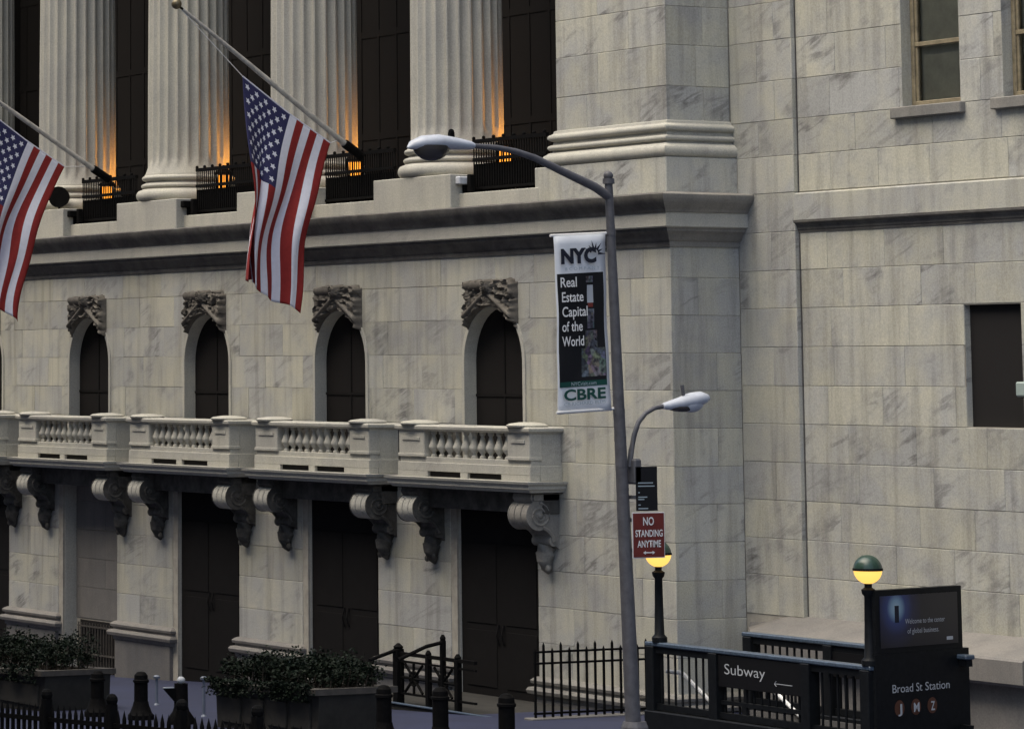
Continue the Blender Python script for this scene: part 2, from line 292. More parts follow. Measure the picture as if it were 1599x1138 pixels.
class MB:
    def __init__(s): s.v = []; s.f = []; s.mi = []; s.cm = 0
    def add(s, vs, fs):
        b = len(s.v); s.v += [tuple(p) for p in vs]; s.f += [tuple(i + b for i in f) for f in fs]; s.mi += [s.cm] * len(fs)
        return s
    def box(s, x0, x1, y0, y1, z0, z1, b=0.0):
        if b <= 0:
            vs = [(x, y, z) for x in (x0, x1) for y in (y0, y1) for z in (z0, z1)]
            return s.add(vs, [(0, 1, 3, 2), (4, 6, 7, 5), (0, 4, 5, 1), (2, 3, 7, 6), (0, 2, 6, 4), (1, 5, 7, 3)])
        c = [(x0, x1), (y0, y1), (z0, z1)]; vs = []; idx = {}
        for i in range(8):
            s3 = ((i >> 2) & 1, (i >> 1) & 1, i & 1)
            for a in range(3):
                p = [c[k][s3[k]] + (0 if k == a else (b if s3[k] == 0 else -b)) for k in range(3)]
                idx[(s3, a)] = len(vs); vs.append(p)
        fs = []
        for a in range(3):
            o1, o2 = [k for k in range(3) if k != a]
            for sa in (0, 1):
                q = []
                for (u, w) in ((0, 0), (1, 0), (1, 1), (0, 1)):
                    t = [0, 0, 0]; t[a] = sa; t[o1] = u; t[o2] = w; q.append(idx[(tuple(t), a)])
                fs.append(q)
            for u in (0, 1):
                for w in (0, 1):
                    t = [0, 0, 0]; t[o1] = u; t[o2] = w; t2 = list(t); t2[a] = 1
                    fs.append((idx[(tuple(t), o1)], idx[(tuple(t2), o1)], idx[(tuple(t2), o2)], idx[(tuple(t), o2)]))
        for i in range(8):
            s3 = ((i >> 2) & 1, (i >> 1) & 1, i & 1); fs.append([idx[(s3, a)] for a in range(3)])
        return s.add(vs, fs)
    def lathe(s, cx, cy, prof, n=24, cap=True):
        vs = []; fs = []
        for (r, z) in prof:
            for k in range(n):
                a = 2 * math.pi * k / n; vs.append((cx + r * math.cos(a), cy + r * math.sin(a), z))
        for i in range(len(prof) - 1):
            for k in range(n):
                k2 = (k + 1) % n; fs.append((i * n + k, i * n + k2, (i + 1) * n + k2, (i + 1) * n + k))
        if cap:
            fs.append(tuple(range(n - 1, -1, -1))); fs.append(tuple((len(prof) - 1) * n + k for k in range(n)))
        return s.add(vs, fs)
    def tube(s, pts, rad, n=10, cap=True, sx=1.0):
        pts = [Vector(p) for p in pts]; rad = rad if isinstance(rad, (list, tuple)) else [rad] * len(pts)
        vs = []; fs = []
        for i, p in enumerate(pts):
            t = (pts[min(i + 1, len(pts) - 1)] - pts[max(i - 1, 0)]).normalized()
            ref = Vector((0, 0, 1)) if abs(t.z) < 0.95 else Vector((1, 0, 0))
            u = t.cross(ref).normalized(); w = u.cross(t).normalized()
            for k in range(n):
                a = 2 * math.pi * k / n; vs.append(p + u * math.cos(a) * rad[i] * sx + w * math.sin(a) * rad[i])
        for i in range(len(pts) - 1):
            for k in range(n):
                k2 = (k + 1) % n; fs.append((i * n + k, i * n + k2, (i + 1) * n + k2, (i + 1) * n + k))
        if cap:
            fs.append(tuple(range(n - 1, -1, -1))); fs.append(tuple((len(pts) - 1) * n + k for k in range(n)))
        return s.add(vs, fs)
    def prism(s, poly, axis, a0, a1):
        """poly in the two other axes, in order"""
        def P(p, a):
            if axis == 'x': return (a, p[0], p[1])
            if axis == 'y': return (p[0], a, p[1])
            return (p[0], p[1], a)
        n = len(poly); vs = [P(p, a0) for p in poly] + [P(p, a1) for p in poly]
        fs = [tuple(range(n)), tuple(range(2 * n - 1, n - 1, -1))] + [(k, (k + 1) % n, n + (k + 1) % n, n + k) for k in range(n)]
        return s.add(vs, fs)
    def sweep(s, path, prof, closed_ends=True):
        """path: (x, y, nx, ny) with the outward mitre direction; prof: (outward, z) from bottom to top"""
        vs = []; fs = []; m = len(prof)
        for (x, y, nx, ny) in path:
            for (o, z) in prof: vs.append((x + nx * o, y + ny * o, z))
        for i in range(len(path) - 1):
            for j in range(m - 1):
                fs.append((i * m + j, (i + 1) * m + j, (i + 1) * m + j + 1, i * m + j + 1))
        if closed_ends:
            fs.append(tuple(range(m))); fs.append(tuple((len(path) - 1) * m + j for j in range(m - 1, -1, -1)))
        return s.add(vs, fs)
    def ball(s, c, r, n=12, m=8, z0=-1.0, z1=1.0):
        r = r if isinstance(r, (list, tuple)) else (r, r, r); vs = []; fs = []
        a0, a1 = math.asin(z0), math.asin(z1)
        for i in range(m + 1):
            la = a0 + (a1 - a0) * i / m
            for k in range(n):
                a = 2 * math.pi * k / n
                vs.append((c[0] + r[0] * math.cos(la) * math.cos(a), c[1] + r[1] * math.cos(la) * math.sin(a), c[2] + r[2] * math.sin(la)))
        for i in range(m):
            for k in range(n):
                k2 = (k + 1) % n; fs.append((i * n + k, i * n + k2, (i + 1) * n + k2, (i + 1) * n + k))
        fs.append(tuple(range(n - 1, -1, -1))); fs.append(tuple(m * n + k for k in range(n)))
        return s.add(vs, fs)
    def mesh(s, name, mats, smooth=None, recalc=True):
        me = bpy.data.meshes.new(name); me.from_pydata(s.v, [], s.f)
        for m in (mats if isinstance(mats, (list, tuple)) else [mats]): me.materials.append(m)
        me.polygons.foreach_set('material_index', s.mi)
        if recalc:
            bm = bmesh.new(); bm.from_mesh(me); bmesh.ops.recalc_face_normals(bm, faces=bm.faces); bm.to_mesh(me); bm.free()
        if smooth is not None:
            me.polygons.foreach_set('use_smooth', [True] * len(me.polygons)); me.set_sharp_from_angle(angle=R(smooth))
        me.update()
        return me
    def build(s, name, mat, parent=None, smooth=None, loc=(0, 0, 0), recalc=True):
        return link(bpy.data.objects.new(name, s.mesh(name, mat, smooth, recalc)), parent, loc)

def text(body, mat, parent, origin, rightv, upv, size, name='lettering', width=None, extr=0.002, bold=0.0, align='LEFT', spacing=1.0):
    cu = bpy.data.curves.new('t', 'FONT'); cu.body = body; cu.size = 1.0; cu.extrude = 0.0; cu.offset = bold; cu.align_x = align; cu.space_character = spacing; cu.resolution_u = 4
    o = bpy.data.objects.new('t', cu); col.objects.link(o)
    dg = bpy.context.evaluated_depsgraph_get(); dg.update()
    me = bpy.data.meshes.new_from_object(o.evaluated_get(dg)); bpy.data.objects.remove(o); bpy.data.curves.remove(cu)
    rv, uv = Vector(rightv).normalized(), Vector(upv).normalized(); nv = rv.cross(uv)
    xs = [v.co.x for v in me.vertices]; wx = max(xs) - min(xs) if xs else 1
    sx = size if width is None else width / wx
    x0 = min(xs) if align == 'LEFT' else 0
    for v in me.vertices:
        v.co = Vector(origin) + rv * ((v.co.x - x0) * sx) + uv * (v.co.y * size) + nv * extr
    me.materials.clear(); me.materials.append(mat); me.name = name
    return link(bpy.data.objects.new(name, me), parent)

def gz(x): return 0.225 + 0.042 * (x - 4.0)

# ------------------------------------------------------------------ ground
def sheet(name, xs, ys, mat, dz, hole=None):
    mb = MB(); 
    for i in range(len(xs) - 1):
        for j in range(len(ys) - 1):
            if hole and hole[0] <= xs[i] < hole[1] and hole[2] <= ys[j] < hole[3]: continue
            a, b_, c, d = xs[i], xs[i + 1], ys[j], ys[j + 1]
            mb.add([(a, c, gz(a) + dz), (b_, c, gz(b_) + dz), (b_, d, gz(b_) + dz), (a, d, gz(a) + dz)], [(0, 1, 2, 3)])
    o = mb.build(name, mat, None, recalc=False); o['kind'] = 'structure'; return o
sheet('ground', [-400, 400], [-400, 2.0], M['road'], -0.16, None) if False else None
sheet('road', [-400, 400], [-400, -12.85], M['road'], -0.13)
sheet('sidewalk', [-400, 10.05, 14.2, 400], [-12.7, -2.4, -0.95, 1.0], M['sidewalk'], 0.0, (10.05, 14.2, -2.4, -0.95))
mb = MB(); mb.add([(-400, -12.7, gz(-400) - .2), (400, -12.7, gz(400) - .2), (400, -12.7, gz(400) + .004), (-400, -12.7, gz(-400) + .004),
                   (-400, -12.85, gz(-400) - .2), (400, -12.85, gz(400) - .2), (400, -12.85, gz(400) - .004), (-400, -12.85, gz(-400) - .004)],
                  [(0, 1, 2, 3), (4, 5, 6, 7), (3, 2, 6, 7), (0, 1, 5, 4)])
k = mb.build('kerb', M['granite']); k['kind'] = 'structure'

# ================================================================== main building
BLD = thing('marble_building', 'grey marble classical building with fluted columns, arched windows and stone balconies', 'building', (-6, 0, 0))
NB = 5                                    # bays
BX = lambda k: 2.36 - 4.61 * k            # bay centres
CXC = lambda k: 0.28 - 4.565 * k          # column axes
XL, XR = -20.0, 7.0
JG = 0.002                                # half joint

def stone(parent, poly_or_rect, y0, y1, side=None):
    """one ashlar block; front at y0. side: block lies on an x = const face (y0=x back, y1=x front)"""
    mb = MB()
    if len(poly_or_rect) == 4 and not isinstance(poly_or_rect[0], tuple):
        a, b, c, d = poly_or_rect
        if side is None: mb.box(a + JG, b - JG, y0 + random.uniform(-.0025, .0025), y1, c + JG, d - JG, 0.006)
        else: mb.box(y0, y1 + random.uniform(-.0025, .0025), a + JG, b - JG, c + JG, d - JG, 0.006)
    else:
        mb.prism(poly_or_rect, 'y', y0, y1)
    return mb.build('stone_block', M['marble'], parent)

def arch_top(x, cx, r, zs):
    d = abs(x - cx)
    return zs + math.sqrt(r * r - d * d) if d < r else -1e9

def split(x0, x1, mean, offs):
    """joint positions"""
    out = [x0]; x = x0 + mean * offs
    while x < x1 - mean * 0.35:
        out.append(x); x += mean * random.uniform(0.75, 1.25)
    out.append(x1); return out

# ---- front wall with doors and arches
ARCH_R, ARCH_S = 0.82, 5.26
DOOR_HW, DOOR_T = 1.13, 3.24
wall = MB()
zc = [0.61, 1.12, 1.65, 2.18, 2.71, 3.24, 3.77, 4.30, 4.83, 5.36, 5.89, 6.42, 6.96]
# backing: plain slabs between openings (25 mm behind the block faces)
YB = 0.010
bays = [BX(k) for k in range(NB)]
edges = [XL] + sorted(sum([[b - DOOR_HW, b + DOOR_HW] for b in bays], [])) + [XR - 0.025]
edges = [e for e in edges if e >= XL]
if (len(edges)) % 2: pass
sb = sorted(bays)
def wall_slabs(hw, z0, z1):
    xs = [XL]
    for b in sb:
        xs += [b - hw, b + hw]
    xs.append(XR - YB)
    for i in range(0, len(xs), 2):
        if xs[i + 1] > xs[i]: wall.box(xs[i], xs[i + 1], YB, 0.9, z0, z1)
wall_slabs(DOOR_HW + 0.002, -1.2, DOOR_T)
wall.box(XL, XR - YB, YB, 0.9, DOOR_T, 3.47)
wall_slabs(ARCH_R + 0.002, 3.47, ARCH_S)
# arch zone backing: polygons
for i, b in enumerate(sb):
    n = 20
    arc = [(b - (ARCH_R + .002) * math.cos(math.pi * t / n), ARCH_S + (ARCH_R + .002) * math.sin(math.pi * t / n)) for t in range(n + 1)]
    lx = XL if i == 0 else (sb[i - 1] + b) / 2
    rx = XR - YB if i == len(sb) - 1 else (b + sb[i + 1]) / 2
    for t in range(n):
        (xa, za), (xb, zb) = arc[t], arc[t + 1]
        wall.prism([(xa, za), (xb, zb), (xb, 7.2), (xa, 7.2)], 'y', YB, 0.9)
    wall.box(lx, b - ARCH_R - .002, YB, 0.9, ARCH_S, 7.2); wall.box(b + ARCH_R + .002, rx, YB, 0.9, ARCH_S, 7.2)
WALL = wall.build('front_wall', M['joint'], BLD)
cnt = 0
for ci in range(len(zc) - 1):
    z0, z1 = zc[ci], zc[ci + 1]
    if z1 <= DOOR_T + .01:
        xs = [XL]
        for b in sb: xs += [b - DOOR_HW, b + DOOR_HW]
        xs.append(XR)
        for i in range(0, len(xs), 2):
            a, c = xs[i], xs[i + 1]
            if c - a < 0.1: continue
            if i == len(xs) - 2:
                js = split(a, c, 1.25, random.uniform(.6, 1.1))
                for q in range(len(js) - 1): stone(WALL, (js[q], js[q + 1], z0, z1), 0, 0.06)
            else:
                c -= 0.17                       # rebate at the left side of each door
                js = [a, c] if ci % 2 else [a, a + (c - a) * random.uniform(.4, .6), c]
                for q in range(len(js) - 1): stone(WALL, (js[q], js[q + 1], z0, z1), 0, 0.06)
    else:
        js = split(XL, XR, 1.3, random.uniform(.4, 1.0))
        for q in range(len(js) - 1):
            xa, xb = js[q], js[q + 1]
            hit = [b for b in bays if b - ARCH_R < xb and b + ARCH_R > xa]
            if z1 <= 3.78 or not hit or z0 >= ARCH_S + ARCH_R:
                stone(WALL, (xa, xb, z0, z1), 0, 0.06); continue
            b = hit[0]; runs = []; cur = []
            ns = 40
            pts = sorted(set([xa + JG + (xb - xa - 2 * JG) * t / ns for t in range(ns + 1)] + [x for x in (b - ARCH_R, b + ARCH_R) if xa + JG < x < xb - JG]))
            for x in pts:
                L = max(z0 + JG, arch_top(x, b, ARCH_R, ARCH_S)) if abs(x - b) < ARCH_R else z0 + JG
                if abs(x - b) < ARCH_R and z1 <= ARCH_S: L = 99
                if L < z1 - JG - .004: cur.append((x, L))
                else:
                    if len(cur) > 1: runs.append(cur)
                    cur = []
            if len(cur) > 1: runs.append(cur)
            for rn in runs:
                if rn[-1][0] - rn[0][0] < 0.03: continue
                stone(WALL, rn + [(rn[-1][0], z1 - JG), (rn[0][0], z1 - JG)], 0, 0.06)
# ---- right-hand side of the corner pier
for ci in range(len(zc) - 1):
    js = [0.0, 1.2] if ci % 2 else [0.0, random.uniform(.45, .8), 1.2]
    for q in range(len(js) - 1): stone(WALL, (js[q], js[q + 1], zc[ci], zc[ci + 1]), XR - .06, XR, side=1)

# ---- arched windows: reveal, dark glazing
def arch_window(b):
    n = 20; AR = ARCH_R - .004
    out = [(b - AR, 3.49)] + [(b - AR * math.cos(math.pi * t / n), ARCH_S + AR * math.sin(math.pi * t / n)) for t in range(n + 1)] + [(b + AR, 3.49)]
    rev = MB(); vs = [(x, 0.004, z) for x, z in out] + [(x, 0.62, z) for x, z in out]; m = len(out)
    rev.add(vs, [(i, i + 1, m + i + 1, m + i) for i in range(m - 1)])
    # slim raised archivolt
    inn = out; ou = [(b - AR - .07, 3.49)] + [(b - (AR + .07) * math.cos(math.pi * t / n), ARCH_S + (AR + .07) * math.sin(math.pi * t / n)) for t in range(n + 1)] + [(b + AR + .07, 3.49)]
    fs = []; vs = [(x, -.022, z) for x, z in inn] + [(x, -.022, z) for x, z in ou] + [(x, .004, z) for x, z in inn] + [(x, .004, z) for x, z in ou]
    for i in range(m - 1):
        fs += [(i, i + 1, m + i + 1, m + i), (m + i, m + i + 1, 3 * m + i + 1, 3 * m + i), (i, i + 1, 2 * m + i + 1, 2 * m + i)]
    rev.add(vs, fs)
    w = rev.build('arched_window', M['trim'], BLD)
    MB().prism(out, 'y', 0.20, 0.22).build('pane', M['glass_dark'], w)
    fr = MB(); fr.box(b - .018, b + .018, .185, .199, 3.5, ARCH_S + AR - .03); fr.box(b - AR + .003, b + AR - .003, .184, .1985, 4.72, 4.76)
    fr.build('frame', M['bronze'], w)
    return w
w0 = arch_window(BX(0))
for k in range(1, NB): dup(w0, (-4.61 * k, 0, 0), BLD)

# ---- carved keystones
from mathutils import noise as mnoise
def keystone(b, seed):
    """carved relief panel: rolled scroll, boss, ribbons and leafage straddling the arch crown"""
    nx, nz = 64, 40; rnd = random.Random(seed)
    spots = [(rnd.uniform(-.62, .62), rnd.uniform(5.85, 6.46), rnd.uniform(.05, .10)) for _ in range(34)]
    def height(x, z):
        h = .03 + .10 * (1 - 2.2 * abs(mnoise.noise(Vector((x * 8, z * 8, seed * 3.1))))) + .05 * (1 - 2.5 * abs(mnoise.noise(Vector((x * 19, z * 19, seed)))))
        for (sx, sz, r) in spots:
            d2 = ((x - sx) ** 2 + (z - sz) ** 2) / (r * r)
            if d2 < 1: h = max(h, .07 + .8 * r * math.sqrt(1 - d2))
        d2 = ((x - .04) ** 2 + (z - 6.40) ** 2) / .0225                       # boss
        if d2 < 1: h = max(h, .1 + .14 * math.sqrt(1 - d2) + .02 * math.sin(30 * math.sqrt(d2)))
        if -.6 < x < -.08:                                                     # rolled scroll on the left
            d = (z - 6.42) / .085
            if abs(d) < 1: h = max(h, .09 + .085 * math.sqrt(1 - d * d))
        for sg in (-1, 1):                                                     # ribbons following the arch
            zr = 6.26 - .55 * (abs(x) - .08) if x * sg > .05 else None
            if zr is not None:
                d = (z - zr) / .05
                if abs(d) < 1: h = max(h, .1 + .07 * math.sqrt(1 - d * d))
        return max(.012, h)
    vs, fs, idx = [], [], {}
    for i in range(nx + 1):
        x = -.70 + 1.40 * i / nx
        zlo = ARCH_S + math.sqrt(max(0, (ARCH_R + .0) ** 2 - x * x)) if abs(x) < ARCH_R else 5.7
        zlo = max(zlo, 5.72 + .02 * math.sin(x * 40)) + .004
        ztop = 6.50 + .035 * mnoise.noise(Vector((x * 7, seed, 0))) - (.05 if abs(x) > .62 else 0)
        for j in range(nz + 1):
            z = zlo + (ztop - zlo) * j / nz
            edge = min(1, j / 2, (nz - j) / 2, i / 2, (nx - i) / 2)
            hgt = height(x, z) * edge - .01 * (1 - edge)
            vs.append((b + x, -hgt, z))
    for i in range(nx):
        for j in range(nz):
            q = i * (nz + 1) + j; fs.append((q, q + nz + 1, q + nz + 2, q + 1))
    return MB().add(vs, fs).build('carved_keystone', M['carved'], BLD, smooth=70)
for k in range(NB): keystone(BX(k), 11 + k)

# ---- cornice over the arches (fascia; front mouldings darkened for grime and shade, side ones paler), returned round the corner
path = [(XL, 0, 0, -1), (XR, 0, 1, -1), (XR, 1.25, 1, 0)]
CORN = MB().sweep(path, [(-.03, 7.10), (.20, 7.125), (.215, 7.14), (.215, 7.335), (-.03, 7.36)]).build('cornice', M['trim'], BLD)
bedp = [(-.02, 6.86), (.025, 6.86), (.03, 6.93), (.07, 6.96), (.10, 7.03), (.16, 7.075), (.17, 7.128), (-.02, 7.128)]
crp = [(-.02, 7.337), (.235, 7.337), (.245, 7.36), (.27, 7.40), (.33, 7.46), (.375, 7.53), (.38, 7.585), (.36, 7.60), (-.02, 7.64)]
MB().sweep(path[:2], bedp).build('bed_moulding', M['sooty_shaded'], CORN, smooth=30)
MB().sweep(path[:2], crp).build('crown_moulding', M['sooty_shaded'], CORN, smooth=30)
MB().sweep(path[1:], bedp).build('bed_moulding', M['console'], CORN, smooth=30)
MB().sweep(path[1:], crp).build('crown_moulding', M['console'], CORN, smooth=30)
# parapet strip on the cornice
MB().box(XL, 3.7, -.04, 1.3, 7.58, 7.84, .01).build('parapet', M['trim'], BLD)
MB().box(XL, 6.9, 1.2, 8.0, 7.5, 7.78).build('portico_floor', M['ledge'], BLD)

# ---- columns
def column(cx, cy=0.70):
    mb = MB(); NF, SP = 24, 8; zs = [8.62, 8.70, 8.76, 8.86, 8.95, 9.4, 10.2, 11.2, 12.5, 14, 16, 18, 20.0]
    rings = []
    for z in zs:
        t = (z - 8.62) / 11.4; r = 0.742 - 0.11 * t ** 1.6 + (0.05 if z < 8.65 else (0.02 if z < 8.72 else 0))
        dep = 0 if z <= 8.76 else (0.03 if z <= 8.86 else 0.062)
        ring = []
        for i in range(NF * SP):
            ph = (i % SP) / SP; a = 2 * math.pi * i / (NF * SP)
            fl = 0 if ph < 0.22 else math.sqrt(max(0, 1 - ((ph - 0.61) / 0.39) ** 2))
            rr = r - dep * fl; ring.append((cx + rr * math.cos(a), cy + rr * math.sin(a), z))
        rings.append(ring)
    n = NF * SP; vs = sum(rings, []); fs = []
    for i in range(len(rings) - 1):
        for k in range(n):
            k2 = (k + 1) % n; fs.append((i * n + k, i * n + k2, (i + 1) * n + k2, (i + 1) * n + k))
    mb.add(vs, fs)
    c = mb.build('column', M['shaft'], BLD, smooth=38)
    pr = [(.90, 8.14)] + [(.87 + .085 * math.cos(a), 8.245 + .10 * math.sin(a)) for a in [R(t) for t in range(-80, 81, 16)]] + [(.86, 8.352), (.84, 8.365), (.79, 8.38)] + \
         [(.80 + .065 * math.cos(a), 8.42 + .045 * math.sin(a)) for a in [R(t) for t in range(-70, 71, 20)]] + [(.79, 8.475), (.775, 8.50)] + \
         [(.79 + .06 * math.cos(a), 8.56 + .045 * math.sin(a)) for a in [R(t) for t in range(-70, 71, 20)]] + [(.80, 8.61), (.795, 8.635)]
    MB().lathe(cx, cy, pr, 64).build('base', M['trim'], c, smooth=40)
    MB().box(cx - 1.12, cx + 1.21, cy - .9, cy + 1.0, 7.59, 8.142, .012).build('pedestal', M['trim'], c)
    return c
c0 = column(CXC(0))
for k in range(1, 5): dup(c0, (-4.565 * k, 0, 0), BLD)

# ---- corner pilaster above the cornice
PFX0, PFX1, PFY = 4.02, 6.84, 0.10
pb = MB(); pb.box(PFX0 + .02, PFX1 - .01, PFY + .01, 1.4, 7.5, 20.0)
PIL = pb.build('corner_pilaster', M['joint'], BLD)
zp = [8.66, 9.16, 9.75, 10.31, 10.87, 11.43, 11.99]
for ci in range(len(zp) - 1):
    js = [PFX0, PFX0 + random.choice([1.1, 1.5, 1.8]), PFX1] if ci % 2 else [PFX0, PFX0 + random.choice([.8, 1.9]), PFX1]
    for q in range(len(js) - 1): stone(PIL, (js[q], js[q + 1], zp[ci], zp[ci + 1]), PFY, PFY + .06)
    js = [PFY, .62, 1.2] if ci % 2 else [PFY, .75, 1.2]
    for q in range(len(js) - 1): stone(PIL, (js[q], js[q + 1], zp[ci], zp[ci + 1]), PFX1 - .06, PFX1, side=1)
ppath = [(PFX0, 1.2, -1, 0), (PFX0, PFY, -1, -1), (PFX1, PFY, 1, -1), (PFX1, 1.25, 1, 0)]
prof = [(-.02, 8.13), (.11, 8.13)] + [(.10 + .07 * math.cos(a), 8.225 + .085 * math.sin(a)) for a in [R(t) for t in range(-75, 76, 15)]] + [(.10, 8.325), (.05, 8.345), (.045, 8.37)] + \
       [(.06 + .045 * math.cos(a), 8.41 + .04 * math.sin(a)) for a in [R(t) for t in range(-70, 71, 20)]] + [(.045, 8.46), (.035, 8.50)] + \
       [(.05 + .055 * math.cos(a), 8.56 + .05 * math.sin(a)) for a in [R(t) for t in range(-70, 71, 20)]] + [(.04, 8.625), (.03, 8.66), (-.02, 8.675)]
MB().sweep(ppath, prof).build('pilaster_base', M['trim'], PIL, smooth=40)
MB().box(3.60, 6.98, -.03, 1.3, 7.59, 8.132, .012).build('pedestal', M['marble'], PIL)
# entablature and glazed wall behind the colonnade
MB().box(XL - 6, 7.2, -.3, 8.0, 20.0, 24.0, .05).build('entablature', M['trim'], BLD)
gw = MB(); gw.box(XL, 6.0, 2.6, 2.66, 7.78, 20.0); GW = gw.build('glass_wall', M['glass_dark'], BLD)
mm = MB()
for i in range(40):
    x = XL + .6 * i + .3
    if x < 5.9: mm.box(x - .04, x + .04, 2.585, 2.598, 7.79, 20)
for z in (9.2, 11.0, 12.8, 14.6): mm.box(XL, 5.9, 2.587, 2.5985, z - .06, z + .06)
mm.build('mullion_frame', M['glass_dark'], GW)
# dark porch returns
MB().box(XL - .5, XL, 0.3, 8, 7.6, 20).build('porch_end_wall', M['dark_inside'], BLD)

# ---- iron railings between the pedestals
def railing(x0, x1, y=0.22):
    mb = MB()
    n = int((x1 - x0) / .07)
    for i in range(n + 1):
        x = x0 + (x1 - x0) * i / n
        mb.box(x - .012, x + .012, y - .006, y + .006, 7.845, 8.66)
    mb.box(x0, x1, y + .012, y + .018, 7.85, 8.30)
    for z, h in ((7.9, .04), (8.34, .05), (8.62, .06)): mb.box(x0, x1, y - .03, y + .03, z, z + h)
    for i in range(0, n, 4): mb.ball((x0 + (x1 - x0) * i / n, y, 8.70), .03, 6, 4)
    return mb.build('iron_railing', M['iron'], BLD)
railing(1.52, 3.58)
for k in range(1, 5): railing(CXC(k) + 1.22, CXC(k - 1) - 1.13)

